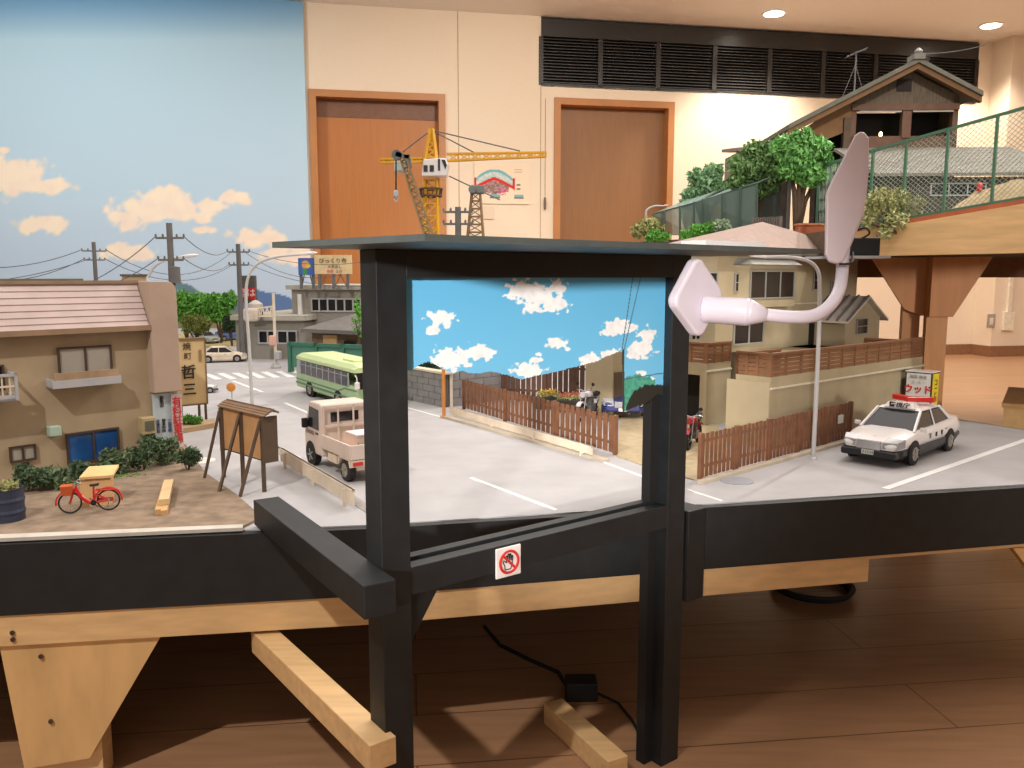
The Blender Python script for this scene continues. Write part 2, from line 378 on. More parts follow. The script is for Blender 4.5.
# ------------------------------------------------------------------ painted sky backdrop on the wall
def fbm(x, y, s, z=0): return noise.fractal(Vector((x*s, y*s, z)), 1.0, 2.0, 5)
CL = [(15,176,42,20),(45,186,32,9),(-10,168,30,18),(44,224,28,11),(150,210,38,22),(185,212,32,14),(236,198,20,8),(122,216,14,7),(128,252,28,12),(258,238,30,12),(170,198,22,14),(215,206,14,6),(205,230,15,5),(290,255,30,12),(5,150,8,4),(-60,230,40,14)]
def cloudf(x, y, CLs, amp, fs):
    m = -9
    n = fbm(x, y, fs)*amp
    for cx, cy, rx, ry in CLs:
        q = 1-math.hypot((x-cx)/rx, (y-cy)/ry)
        m = max(m, q)
    return m+n
bw = Wf.px(309, 200)[0]
bx0 = Wf.px(-200, 200)[0]
def sky(x, z):
    p = Wf.w(bx0+x, -.04, z); px, py = proj(p)
    c = mix((108, 158, 200), (182, 214, 232), (py+5)/45) if py < 40 else mix((182, 214, 232), (190, 214, 232), (py-40)/180)
    if py > 200: c = mix((190, 214, 232), (190, 208, 228), (py-200)/80)
    if px < 330 and py > 120:
        f = cloudf(px, py, CL, .62, .06)
        sh = fbm(px, py, .06, 4)*.5+.5
        c = mix(c, mix((240, 218, 208), (250, 234, 212), sh+.3), (f-.02)/.3)
    # distant hills
    h1 = 308-17*math.exp(-((px-250)/20)**2)-12*math.exp(-((px-282)/22)**2)+fbm(px, 0, .05)*3
    h2 = 300-18*math.exp(-((px-176)/24)**2)-10*math.exp(-((px-60)/60)**2)+fbm(px, 9, .05)*3
    if py > h1: c = (96, 124, 170)
    if py > h2+ (8 if px > 220 else 0) and px < 262: c = (104, 132, 142)
    if py > 312: c = mix((126, 140, 104), (150, 138, 96), fbm(px, py, .08)+.4)
    return c
bd = thing('sky_backdrop', 'tall painted blue sky backdrop with peach clouds and blue hills on the back wall', 'backdrop', Wf.w(bx0, -.04, 0), Wf.a)
panel('painted_sheet', bw-bx0, CH-.005, 260, 240, sky, bd, .75, 'backdrop_print')
MB().box(0, bw-bx0, .002, .035, 0, CH-.005).build('backing_board', M('board_edge', (196, 200, 200), .7), bd)
# posters on the wall
def wallcard(px0, py0, px1, py1, label, name, cat, paint=None, d=.012, nx=70, ny=50):
    x0, x1, z0, z1 = wrect(px0, py0, px1, py1)
    e = thing(name, label, cat, Wf.w(x0, -d-.002, z0), Wf.a)
    MB().box(0, x1-x0, .001, d, 0, z1-z0).build('card', PCARD, e)
    if paint: panel('print', x1-x0, z1-z0, nx, ny, paint(x1-x0, z1-z0), e, .7, 'poster_print')
    return e
def poster(w, h):
    def f(x, z):
        u = x/w*100; v = (1-z/h)*75          # in a 100x75 sheet
        c = (238, 216, 190)
        t = (u-36)/38
        if abs(t) < 1:
            top = 12+24*t*t*.9; mid = 30+26*abs(t)**1.2*.7-4
            if top < v < mid+4:
                c = (110, 178, 186) if v < top+5 else mix((160, 200, 204), (226, 214, 200), fbm(u, v, .2)+.5)
            if mid+0 < v < mid+6 : c = (208, 52, 44)
            if abs(t) > .86 and 28 < v < 46: c = (200, 48, 42)
            if mid+6 < v < 58-8*abs(t) and abs(t) < .7: c = mix((110, 100, 80), (200, 150, 160), fbm(u, v, .25)+.5)
        if 58 < v < 66 and (28 < u < 46 or 72 < u < 90): c = (126, 176, 178) if v < 62 else (130, 112, 104)
        if 44 < v < 60 and 44 < u < 58 and fbm(u, v, .3, 3) > .1: c = (214, 70, 130)
        if (38 < v < 41 or 46 < v < 49) and 76 < u < 84: c = (110, 100, 96)
        if 8 < v < 22 and 72 < u < 86 and int(v) % 4 == 0: c = (190, 168, 160)
        return c
    return f
wallcard(474, 163, 529, 204, 'landscape wall poster with a curved blue and red diagram, between the two doors', 'wall_poster', 'poster', poster)
wallcard(478, 206, 494, 219, 'small blank cream card on the wall under the diagram poster', 'caption_card', 'card')
cb = MB().tube([Wf.w(Wf.px(545, 100)[0], -.02, Wf.px(545, 99)[1]), Wf.w(Wf.px(545, 100)[0], -.02, Wf.px(545, 196)[1])], .002, 6)
x, z = Wf.px(544.5, 203); cb.lathe([(.002, .05), (.009, .04), (.012, 0), (.009, -.05), (.002, -.06)], Wf.w(x, -.02, z), 10)
tag(cb.build('pull_cord', M('cord_grey', (120, 105, 90), .7)), 'thin pull cord with dark toggle hanging left of the right door', 'cord')
# sockets
def socket(px0, py0, px1, py1, label, conduit):
    x0, x1, z0, z1 = Wf.rect(px0, py0, px1, py1, -.25); e = thing('wall_socket', label, 'socket', Wf.w(x0, -.252, z0), Wf.a)
    ww = x1-x0; h = z1-z0
    MB().box(0, ww, -.008, 0, 0, h).build('cover_plate', M('plate', (170, 160, 146), .4), e, bevel=.003)
    MB().box(ww*.3, ww*.7, -.012, -.008, h*.25, h*.75).build('outlet', M('outl', (232, 222, 204), .4), e)
    if conduit:
        MB().box(-.03, ww*.8, -.03, -.0, -.02, h+.02).box(.0, .035, -.03, 0, h+.02, 1.6).build('conduit', M('cond', (236, 224, 204), .5), e)
socket(987, 314, 994, 328, 'grey single wall socket, the left of the two', False)
socket(1005, 314, 1013, 328, 'wall socket on a cream conduit, the right of the two', True)
# ================================================================== TABLE
TL = G(-160, 547); TK = G(372, 524.5); TR = G(1090, 480); BR = G(925, 414)
Te = TK+(TR-TK)*1.0
ER = G(1024, 430)
vr = (BR-ER).normalized()
CR = ER-vr*(.62)                                # front right corner region
# intersect the front line with the right edge line
def isect(p, d, q, e):
    t = ((q.x-p.x)*e.y-(q.y-p.y)*e.x)/(d.x*e.y-d.y*e.x); return p+d*t
FRC = isect(TK, TR-TK, ER, vr)
BRC = BR+vr*3.2
BLC = Vector((-4.2, 5.9, TB))
TLF = Vector((-3.4, TL.y-(TL.x+3.4)*.12*1.0, TB))
dirL = (TK-TL).normalized(); TLF = TL-dirL*1.6
poly = [TLF, TK, FRC, BRC, Vector((-1.0, 5.9, TB)), BLC]
tbl = thing('display_table', 'large wooden display table with black front boards carrying the street diorama', 'table', (0, 0, 0))
MB().prism(poly, .335, TB-.012).build('table_top', M('ply_dark', (120, 95, 68), .7), tbl)
def strip(a, b, z0, z1, off0, off1):
    d = (b-a); d.z = 0; d.normalize(); n = Vector((d.y, -d.x, 0))
    A0 = a+n*off0; A1 = a+n*off1; B0 = b+n*off0; B1 = b+n*off1
    return [(A0.x,A0.y,z0),(B0.x,B0.y,z0),(B1.x,B1.y,z0),(A1.x,A1.y,z0)], [(A0.x,A0.y,z1),(B0.x,B0.y,z1),(B1.x,B1.y,z1),(A1.x,A1.y,z1)]
zb = ZH(568, 1.31); zb2 = ZH(595, 1.31)
m = MB(); m.hexa(*strip(TLF, TK, zb, TB-.002, 0, .015)); m.build('fascia_board', BLK, tbl)
m = MB(); m.hexa(*strip(TK, FRC, zb, TB-.002, 0, .015)); m.build('fascia_board', BLK, tbl)
m = MB(); m.hexa(*strip(FRC, BRC, zb, TB-.002, 0, .015)); m.build('fascia_board', BLK, tbl)
E1 = isect(TK, FRC-TK, Vector((0, 0, 0)), Vector((ray(864, 570).x, ray(864, 570).y, 0)))
m = MB(); m.hexa(*strip(TLF, TK, zb2, zb, -.02, .012)); m.hexa(*strip(TK, E1, zb2, zb, -.02, .012)); m.build('front_beam', TIMH, tbl)
m = MB(); m.hexa(*strip(E1, FRC, zb-.008, zb, -.02, .008)); m.build('edge_lath', TIMH, tbl)
for k, (p, q) in enumerate(((0, 165), )):
    a = isect(TLF, dirL, Vector((0,0,0)), Vector((ray(6, 700).x, ray(6, 700).y, 0))); b = isect(TLF, dirL, Vector((0,0,0)), Vector((ray(163, 645).x, ray(163, 645).y, 0)))
    n = Vector((dirL.y, -dirL.x, 0)); L = (b-a).length; d = dirL
    c1 = .1; zl = zb2
    def pt(t, z, o): v = a+d*t+n*o; return (v.x, v.y, z)
    m = MB(); pl = [(0, zl), (L, zl), (L*.5, ZH(762, 1.13)), (L*.09, ZH(772, 1.12))]
    m.hexa([pt(t, z, -.006) for t, z in pl], [pt(t, z, .006) for t, z in pl]); m.build('gusset', PLY, tbl)
    m = MB(); m.hexa([pt(t, .0, o) for t, o in ((L*.14, -.05), (L*.56, -.05), (L*.56, -.008), (L*.14, -.008))], [pt(t, zl, o) for t, o in ((L*.14, -.05), (L*.56, -.05), (L*.56, -.008), (L*.14, -.008))]); m.build('leg', TIM, tbl)
    sc = MB()
    for t, z in ((L*.25, zl-.02), (L*.28, zl-.12), (L*.1, zl+.02), (L*.1, zl+.01)): sc.lathe([(.0035, -.001), (.0035, .001)], pt(t, z, .009 if z < zl else .014), 8, 'y')
    sc.build('screws', M('screw', (90, 80, 70), .4, metal=.6), tbl)
# right hand leg under the corner and rear legs
for P in (FRC+Vector((-.06, .06, 0)), FRC+vr*1.0+Vector((-.1, 0, 0)), Vector((-3.3, 5.4, 0)), Vector((-.9, 4.6, 0))):
    MB().box(P.x-.03, P.x+.03, P.y-.03, P.y+.03, 0, .335).build('leg', TIM, tbl)
Pz = FRC+Vector((-.06, .06, 0))
m = MB(); dd = (FRC-TK).normalized(); nn = Vector((dd.y, -dd.x, 0)); a = isect(TK, FRC-TK, Vector((0, 0, 0)), Vector((ray(1009, 543).x, ray(1009, 543).y, 0)))
m.hexa([tuple((a+dd*t+nn*o).to_tuple()[:2])+(z,) for o in (-.003,) for t, z in ((0, zb-.009), (.2, zb-.009), (.2, .12), (.13, .12))], [tuple((a+dd*t+nn*.01).to_tuple()[:2])+(z,) for t, z in ((0, zb-.009), (.2, zb-.009), (.2, .12), (.13, .12))])
m.build('gusset', PLY, tbl)
# ------------------------------------------------------------------ diorama ground
gr = thing('diorama_street', 'pale concrete model street with crossing, white lines and brown soil verge', 'ground', (0, 0, 0)); gr['kind'] = 'structure'; del gr['category']
MB().prism(poly, TB-.012, TB).build('road', ROAD, gr)
def patch(name, pts, mat, h=.0015, z0=TB):
    m = MB(); P = [G(*p) if len(p) == 2 else p for p in pts]; m.prism([(p.x, p.y) for p in P], z0, z0+h); return m.build(name, mat, gr)
patch('soil_verge', [(-160, 546), (243, 528.5), (262, 519), (236, 496), (205, 474), (186, 446), (150, 440), (-160, 470)], SOIL, .004)
patch('verge_edging', [(-160, 549), (243, 531), (243, 527.5), (-160, 544.5)], M('edge_white', (200, 192, 180), .8), .0052)
def sline(x0, y0, x1, y1, w=.006, name='road_line'):
    a = G(x0, y0); b = G(x1, y1); d = (b-a).normalized(); n = Vector((-d.y, d.x, 0))*w/2
    return MB().prism([(p.x, p.y) for p in (a-n, b-n, b+n, a+n)], TB, TB+.0008).build(name, LINE, gr)
sline(471, 478, 556, 510, .008); sline(285, 403, 322, 419, .01); sline(233, 381, 262, 392, .012)
sline(408, 408, 600, 461, .006); sline(600, 461, 652, 480, .006); sline(688, 490, 722, 501, .006)
sline(885, 489, 1060, 428, .014); sline(262, 440, 300, 458, .006)
for k in range(7):
    x = 206+k*14.5; sline(x, 374-k*.5, x+13, 379.5-k*.5, .026, 'crossing_stripe')
sline(272, 446, 372, 512, .02, 'kerb_strip').data.materials[0] = M('kerb_grey', (150, 145, 142), .8)
MB().lathe([(.001, 0), (.03, 0), (.03, .0012), (.001, .0012)], G(737, 481), 24).build('manhole_cover', M('mh', (150, 152, 160), .5), gr)
MB().lathe([(.001, 0), (.03, 0), (.03, .0012), (.001, .0012)], G(200, 461), 24).build('manhole_cover', M('mh2', (222, 214, 204), .5), gr)
patch('driveway', [(617, 457), (655, 470), (700, 482), (730, 455), (706, 400), (622, 405)], SAND, .002)
patch('field', [(150, 352), (232, 346), (262, 345), (252, 334), (150, 334)], M('field_tan', (176, 160, 108), .9, var=.2), .002)
kb = MB()
a = G(443, 417); b = G(606, 462); kb.bar(a+Vector((0,0,.003)), b+Vector((0,0,.003)), .018, .006)
a = G(700, 484); b = G(852, 441); kb.bar(a+Vector((0,0,.003)), b+Vector((0,0,.003)), .014, .006)
kb.build('kerb', M('kerb_cream', (190, 176, 156), .8), gr)
# ================================================================== VIEWING FRAME
FA = 37.0
d = Vector((math.cos(R(FA)), math.sin(R(FA)), 0)); n = Vector((d.y, -d.x, 0))
PLc = G(388, 700, 0.13); lp = V(386.5, 450, .93); lp.z = 0        # left post centre
rp_dir = ray(667, 500); t = ((lp.x)*d.y-(lp.y)*d.x)/(rp_dir.x*d.y-rp_dir.y*d.x); rp = Vector((rp_dir.x*t, rp_dir.y*t, 0))
Ff = Fr(lp, FA); span = (rp-lp).length
fs = .0188
vf = thing('viewing_frame', 'black painted timber viewing frame with two posts, sloping-looking rail and flat top board', 'frame', fr=Ff)
ztop = ZH(250, .945)
zhb = Ff.px(407, 278, -fs)[1]
MB().box(-fs, fs, -fs, fs, 0, ztop).build('post', BLK, vf, bevel=.001)
MB().box(span-fs, span+fs, -fs, fs, 0, ztop).build('post', BLK, vf, bevel=.001)
MB().box(fs, span-fs, -fs, fs, zhb, ztop).build('header', BLK, vf, bevel=.001)
zr1 = Ff.px(417, 566, -fs)[1]; zr0 = Ff.px(417, 594, -fs)[1]
MB().box(fs, span-fs, -fs, -fs+.019, zr0, zr1).build('lower_rail', BLK, vf, bevel=.001)
MB().box(fs, span-fs, -fs+.022, fs, zr0, zr1+.004).build('lower_rail', BLK, vf, bevel=.001)
MB().box(span-fs*1.9, span-fs, fs*.1, fs, 0, zr0).build('inner_batten', BLKP, vf)
MB().box(span-fs*1.9, span-fs, fs*.1, fs, zr1+.004, zhb).build('inner_batten', BLKP, vf)
MB().prismy([(fs, zr0), (fs+.05, zr0), (fs, zr0-.075)], -.004, .008).build('corner_brace', BLK, vf)
# top board
bc = G(425, 235, ztop+.005); bl = G(272, 243, ztop+.005); brr = G(822, 250, ztop+.005)
brx = Ff.w(0, 0, 0)
lc = ((bc-Ff.P).dot(Ff.u), (bc-Ff.P).dot(Ff.v)); ll = ((bl-Ff.P).dot(Ff.u), (bl-Ff.P).dot(Ff.v)); lr = ((brr-Ff.P).dot(Ff.u), (brr-Ff.P).dot(Ff.v))
MB().prism([(lc[0], lc[1]), (lr[0], lr[1]), (lr[0], lr[1]+.2), (ll[0], ll[1])], ztop, ztop+.006).build('top_board', M('board_grey', (74, 80, 78), .5, var=.15), vf)
# painted sky cut-out inside the frame
SKB = [(404,371),(412,369),(420,364),(427,361),(434,364),(440,367),(447,371),(453,373),(462,370),(468,373),(480,373),(490,371),(500,373),(512,376),(520,379),(530,377),(538,375),(548,373),(558,371),(568,368),(578,366),(588,363),(597,361),(603,357),(612,354),(618,351),(622,351),(622.4,412),(624,411),(634,407),(645,403),(652,398),(656,394),(670,396)]
CL2 = [(522,291,17,11),(538,297,18,13),(553,304,16,9),(556,287,9,8),(531,308,10,6),(440,318,15,9),(432,330,8,5),(449,359,19,12),(478,352,17,8),(462,357,10,7),(555,343,12,6),(537,354,4,2),(528,370,17,9),(535,360,6,3),(620,327,18,8),(608,331,9,6),(640,349,14,9),(647,335,9,8),(633,355,8,5),(590,360,11,9),(612,356,12,8),(640,374,6,3),(648,380,5,3),(567,349,3,2)]
def sky2(x, z):
    px, py = proj(Ff.w(x+fs, -.002, z+zr1))
    c = mix((104, 188, 234), (120, 198, 238), (py-275)/100)
    f = cloudf(px, py, CL2, .6, .16); sh = fbm(px, py, .12, 4)
    c = mix(c, mix((236, 238, 240), (255, 254, 252), sh+.7), (f-.02)/.14)
    # painted pole, wires and trees at the right
    if px > 622.5:
        tt = 374+3*fbm(px, 0, .3); 
        if px < 654 and py > tt+6*abs(px-636)/22 : c = mix((64, 150, 128), (98, 176, 150), fbm(px, py, .3)+.5)
        b1 = 406-(px-624)*.55 if px < 645 else 394.5
        b1 += fbm(px, 0, .4)*2
        if py > b1-10+max(0, (632-px))*1.6 and px > 625: c = (52, 50, 44)
    def ln(x0, y0, x1, y1, w): 
        t = max(0, min(1, ((px-x0)*(x1-x0)+(py-y0)*(y1-y0))/((x1-x0)**2+(y1-y0)**2))); return math.hypot(px-x0-t*(x1-x0), py-y0-t*(y1-y0)) < w
    if ln(621, 350, 632, 276, .45) or ln(623, 350, 640, 276, .45) or ln(624, 379, 662, 373, .5): c = (86, 110, 124)
    if ln(622.3, 350, 622.6, 411, .9): c = (66, 66, 62)
    return c
def keep(x, z):
    px, py = proj(Ff.w(x+fs, -.002, z+zr1))
    for (x0, y0), (x1, y1) in zip(SKB, SKB[1:]):
        if x0 <= px < x1: return py < y0+(y1-y0)*(px-x0)/(x1-x0)+1.2*noise.noise(Vector((px*.8, 0, 0)))
    return False
sk = thing('sky_cutout', 'painted blue sky cutout with white clouds hung inside the black viewing frame', 'painting', Ff.w(fs, -.002, zr1), Ff.a)
sw = span-2*fs; shh = zhb-zr1
o = panel('painted_card', sw, shh, 420, 420, sky2, sk, .6, 'card_print', keep=keep)
so = o.modifiers.new('s', 'SOLIDIFY'); so.thickness = .002; so.offset = 1
# no touching sign
x0, x1, z0, z1 = Ff.rect(493, 545, 521, 577, -fs)
sg = thing('no_touching_sign', 'small white square sign with red struck-out hand on the frame rail', 'sign', Ff.w((x0+x1)/2, -fs-.0035, (z0+z1)/2), Ff.a)
q = (z1-z0)/2*.93; MB().box(-q, q, -.0, .003, -q, q).build('plate', M('sign_white', (232, 226, 222), .4), sg, bevel=.0012)
m = MB(); m.torus((0, -.0006, 0), q*.72, q*.09, 'y', 36, 6); m.bar((-q*.5, -.0008, q*.5), (q*.5, -.0008, -q*.5), .0008, q*.15); m.build('red_ban_symbol', INKR, sg)
m = MB()
hand = [(-.28,-.42),(.12,-.42),(.22,-.1),(.26,.3),(.2,.34),(.14,.06),(.13,.44),(.06,.46),(.04,.08),(.0,.47),(-.07,.47),(-.07,.08),(-.13,.38),(-.2,.36),(-.17,-.02),(-.36,.12),(-.42,.06),(-.3,-.2)]
hp = [(x_*q*1.15, z_*q*1.15) for x_, z_ in hand]
for (xa, za), (xb, zb_) in zip(hp, hp[1:]+hp[:1]): m.tube([(xa, -.0004, za), (xb, -.0004, zb_)], q*.035, 5)
m.build('hand_outline', INK, sg)
# struts from the frame to the table
def strut(name, pa, pb, w, mat, label, cat, h=None):
    pa = Vector(pa); pb = Vector(pb); e = MB().bar((0,0,0), pb-pa, w, h or w).build(name, mat, loc=pa, bevel=.0012); tag(e, label, cat); return e
hb = TB+.019+.003
near = Ff.w(-fs-.019, -.045, hb); far = Ff.w(-fs-.019, .37, hb)
# fit: near end around px (373,600), far end around (265,505)
near = G(380, 583, hb+.019); near.z = hb; far = G(266, 498, hb+.019); far.z = hb
strut('support_beam', far, near, .038, BLK, 'black timber beam lying on the table edge and reaching the left frame post', 'beam')
hw = .205
near = G(383, 741, hw+.017); near.z = hw; far = G(262, 628, hw+.017); far.z = hw
strut('floor_brace', far, near, .034, TIMH, 'pale timber brace running from the table to the left frame post', 'timber brace')
near = G(618, 758, .038); near.z = .019; far = G(553, 700, .038); far.z = .019
strut('floor_batten', far, near, .036, TIMH, 'short pale timber batten lying on the dark floor at the right frame post', 'timber batten')
# black upright fixed to the table edge beside the right post
a = G(683, 506, TB+.003); bp_ = thing('table_bracket', 'black square upright fixed to the table edge behind the right frame post', 'bracket', (a.x, a.y, 0), R(FA))
MB().box(-.02, .02, -.03, .03, .235, TB+.004).build('upright', BLK, bp_, bevel=.001)
# adapter and cables under the table
ad = thing('power_adapter', 'black power adapter with cables on the floor under the table', 'power adapter', G(581, 697, 0))
MB().box(-.028, .028, -.02, .02, 0, .035).build('adapter_body', BLKP, ad, bevel=.003)
p0 = Vector(ad.location)
def rel(px, py, h=0): return G(px, py, h)-p0
MB().tube([rel(484, 626, .02), rel(500, 645, .005), rel(530, 660, .005), rel(558, 672, .005), (-.02, .0, .012)], .004, 8).build('cable', BLKP, ad)
MB().tube([(.02, 0, .012), rel(618, 703, .004), rel(632, 720, .004), rel(640, 735, .004)], .0025, 8).build('cable', BLKP, ad)
m = MB(); c0 = G(812, 588, .004)
for k in range(3): m.torus(c0+Vector((0, 0, .005*k)), .085+.004*k, .005, 'z', 36, 8)
tag(m.build('cable_coil', BLKP), 'coil of black cable on the floor behind the table beam', 'cable')
# ================================================================== LAMP FIXTURE (white, two heads)
lf = thing('clip_lamp', 'white two-headed lamp with curved arm clipped to the frame top board', 'lamp', V(843, 250, 1.05), 0)
L0 = Vector(lf.location)
hc = V(695.5, 297.5, .95)-L0                       # centre of the diamond head
ax = Vector((math.sin(R(42)), -math.cos(R(42)), 0))   # axis from the head to the neck
ux = Vector((ax.y*-1, ax.x, 0)); ux = Vector((math.cos(R(42)), math.sin(R(42)), 0)); uz = Vector((0,0,1))
def rsq(c, half, thick, rc, rot, ux, uz, ax):
    pts = []
    for k in range(4):
        a0 = math.pi/2*k
        cc = Vector(((half-rc)*(1 if k in (0,3) else -1), (half-rc)*(1 if k in (0,1) else -1)))
        for j in range(6):
            t = a0+math.pi/2*j/5; pts.append((cc.x+rc*math.cos(t), cc.y+rc*math.sin(t)))
    cs, sn = math.cos(rot), math.sin(rot)
    P = [(x*cs-y*sn, x*sn+y*cs) for x, y in pts]
    return [c+ux*x+uz*y-ax*thick/2 for x, y in P], [c+ux*x+uz*y+ax*thick/2 for x, y in P]
MB().hexa(*rsq(hc, .0345, .013, .012, R(50), ux, uz, ax)).build('lamp_head', WHITE, lf, bevel=.003, smooth=False)
e0 = V(703, 309, .95)-L0
T = V(767, 315.5, .925)-L0
nk0 = e0; nk1 = V(747, 312, .93)-L0
dirn = (nk1-nk0)
MB().tube([nk0, nk0+dirn*.04, nk0+dirn*.96, nk1, nk1+dirn.normalized()*.004], [.0145, .0155, .0155, .0155, .0145], 24).build('neck_barrel', WHITE, lf, smooth=True)
MB().tube([nk1, nk1+(T-nk1)*.2, T], [.0155, .014, .0072], 24).build('neck_cone', WHITE, lf, smooth=True)
arm = [V(762, 314.5, .93), V(790, 317, .93), V(812, 316, .935), V(826, 309, .95), V(836, 297, .97), V(841, 282, .99), V(843, 258, 1.0), V(845, 225, 1.0)]
# smooth
def smooth(P, n=6):
    out = []
    for i in range(len(P)-1):
        p0 = P[max(i-1, 0)]; p1 = P[i]; p2 = P[i+1]; p3 = P[min(i+2, len(P)-1)]
        for k in range(n):
            t = k/n; out.append(.5*((2*p1)+(p2-p0)*t+(2*p0-5*p1+4*p2-p3)*t*t+(-p0+3*p1-3*p2+p3)*t**3))
    return out+[P[-1]]
MB().tube([p-L0 for p in smooth(arm)], .0072, 16).build('curved_arm', WHITE, lf, smooth=True)
h2 = [(860, 131), (865, 132), (869, 138), (869, 172), (864, 214), (851, 246), (844, 261), (838, 264), (829, 262), (825, 255), (826, 194), (829, 186), (855, 135)]
A = [V(x, y, .985)-L0 for x, y in h2]; B = [p+Vector((.012, .034, 0)) for p in A]
MB().hexa(A, B).build('lamp_head', M('lamp_head_pinkish', (214, 198, 202), .4, var=.02), lf, bevel=.004, seg=3)
kc = V(860, 248, 1.03)-L0
MB().box(kc.x-.016, kc.x+.02, kc.y-.012, kc.y+.012, kc.z-.01, kc.z+.012).build('spring_clamp', BLKP, lf, bevel=.002)
m = MB(); m.tube([p-L0 for p in smooth([V(858, 240, 1.02), V(869, 234, 1.02), V(866, 228, 1.0), V(855, 231, 1.0)])], .0012, 6)
m.tube([p-L0 for p in smooth([V(853, 252, 1.0), V(852, 262, .975), V(846, 264, .972), V(839, 264, .975)])], .0014, 6); m.build('clamp_wire', BLKP, lf)
MB().prism([(kc.x-.02, kc.y-.03), (kc.x+.025, kc.y-.03), (kc.x+.03, kc.y+.02), (kc.x-.06, kc.y+.02)], kc.z-.013, kc.z-.01).build('clamp_plate', GREYP, lf)
# ================================================================== LEFT BUILDING
lb = Fr(G(150, 461), 48)
lbt = thing('apartment_house', 'beige two storey model house with pink tiled roof at left', 'model building', fr=lb)
ex = lb.px(145.5, 325); XW = lb.px(-170, 400)[0]; rx = lb.px(178, 400)[0]
ze = lb.px(100, 327)[1]
D0 = .30
win = {'u': lb.rect(56, 346, 112, 373), 'b': lb.rect(64.5, 430, 120, 461), 's': lb.rect(8, 445, 36, 461), 'd': lb.rect(-40, 366, 5, 392)}
wl = MB().box(XW, rx, 0, D0, 0, ze); wl.build('wall', BEIGE, lbt)
zr = ZH(283.5, 1.62)-TB
wl2 = .045
m = MB()
ny = 7
for k in range(ny):
    t0, t1 = k/ny, (k+1)/ny; y0 = -.02+wl2*t0; y1 = -.02+wl2*t1+.001; a_ = ze-.004+(zr-ze)*t0; b_ = ze-.004+(zr-ze)*t1
    m.prismx([(y0, a_), (y1, b_), (y1, b_+.003), (y0-.0015, a_+.003)], XW-.02, ex[0]-.002)
m.prismx([(wl2-.02, zr-.004), (D0+.02, zr-.004), (D0+.02, zr+.003), (wl2-.02, zr+.003)], XW-.02, ex[0]); m.prismx([(D0, ze-.01), (D0+.02, ze-.01), (D0+.02, zr), (D0, zr)], XW-.02, ex[0])
m.build('roof', ROOFP, lbt)
MB().box(XW-.02, ex[0], -.024, -.014, ze-.009, ze+.001).box(XW-.02, ex[0], wl2-.024, wl2-.016, zr, zr+.006).build('gutter', M('gutter_brown', (150, 122, 96), .7), lbt)
zp0 = lb.px(165, 391)[1]; zp1 = lb.px(160, 281)[1]; pr = lb.px(174, 340)[0]
zp1 = max(zp1, zr+.004)
rr = .02
m = MB(); pts = [(-.022, zp0), (.16, zp0), (.16, zp1-.01)]
pts = [(ex[0], zp0), (pr, zp0), (pr, zp1-rr)]+[(pr-rr+rr*math.cos(t), zp1-rr+rr*math.sin(t)) for t in (R(20*k) for k in range(1, 5))]+[(ex[0], zp1)]
m.prismy(pts, -.022, .16); m.build('end_pier', BEIGEP, lbt, bevel=.002)
# windows
def win2(parent, r, glassm, framem, y=-.002, panes=2, name='window', fw=.0035, mull=None, proud=.004):
    x0, x1, z0, z1 = r
    f = MB(); f.box(x0, x1, y-proud, y, z0, z0+fw).box(x0, x1, y-proud, y, z1-fw, z1).box(x0, x0+fw, y-proud, y, z0+fw, z1-fw).box(x1-fw, x1, y-proud, y, z0+fw, z1-fw)
    for k in range(1, panes):
        xm = x0+(x1-x0)*k/panes; f.box(xm-fw/2, xm+fw/2, y-proud, y, z0+fw, z1-fw)
    if mull: 
        zm = z0+(z1-z0)*mull; f.box(x0+fw, x1-fw, y-proud*.9, y, zm-fw*.35, zm+fw*.35)
    o = f.build(name, framem, parent)
    MB().box(x0+fw*.5, x1-fw*.5, y-proud*.3, y+.0015, z0+fw*.5, z1-fw*.5).build('pane', glassm, o)
    return o
DBR = M('bronze_frame', (72, 56, 46), .5)
win2(lbt, win['u'], FRO, DBR); win2(lbt, win['b'], BLUG, DBR); win2(lbt, win['s'], FRO, DBR); win2(lbt, win['d'], DGLASS, DBR)
# flower box balcony
x0, x1, z0, z1 = lb.rect(51, 371, 121, 386, -.03)
MB().box(x0, x1, -.034, -.030, z0, z0+.014).box(x0, x0+.004, -.03, 0, z0, z0+.016).box(x1-.004, x1, -.03, 0, z0, z0+.016).box(x0, x1, -.03, 0, z0, z0+.003).build('window_box', GREYP, lbt)
MB().box(x0+.004, x1-.004, -.032, -.028, z0+.014, z1).build('box_screen', M('bamboo_screen', (168, 140, 110), .8, var=.2), lbt)
# left balcony
x0, x1, z0, z1 = lb.rect(-60, 376, 19, 404, -.04)
m = MB().box(x0, x1, -.042, 0, z0, z0+.004).box(x0, x1, -.042, -.038, z0, z0+.01).box(x0, x1, -.043, -.038, z1-.005, z1).box(x1-.004, x1, -.04, 0, z0, z0+.01).box(x1-.004, x1, -.04, 0, z1-.005, z1).box(x1-.005, x1, -.043, -.037, z0, z1)
m.build('balcony', GREYP, lbt)
m = MB(); k = x1-.012
while k > x0: m.box(k-.0012, k+.0012, -.041, -.039, z0, z1); k -= .012
m.box(x0, x1, -.0415, -.0385, (z0+z1)/2, (z0+z1)/2+.003)
m.build('balcony_bars', CRM, lbt)
x0, x1, z0, z1 = lb.rect(48, 426, 60.5, 436, -.01)
MB().box(x0, x1, -.018, 0, z0, z1).build('vent_hood', M('vent_mint', (170, 190, 172), .5), lbt, bevel=.0015)
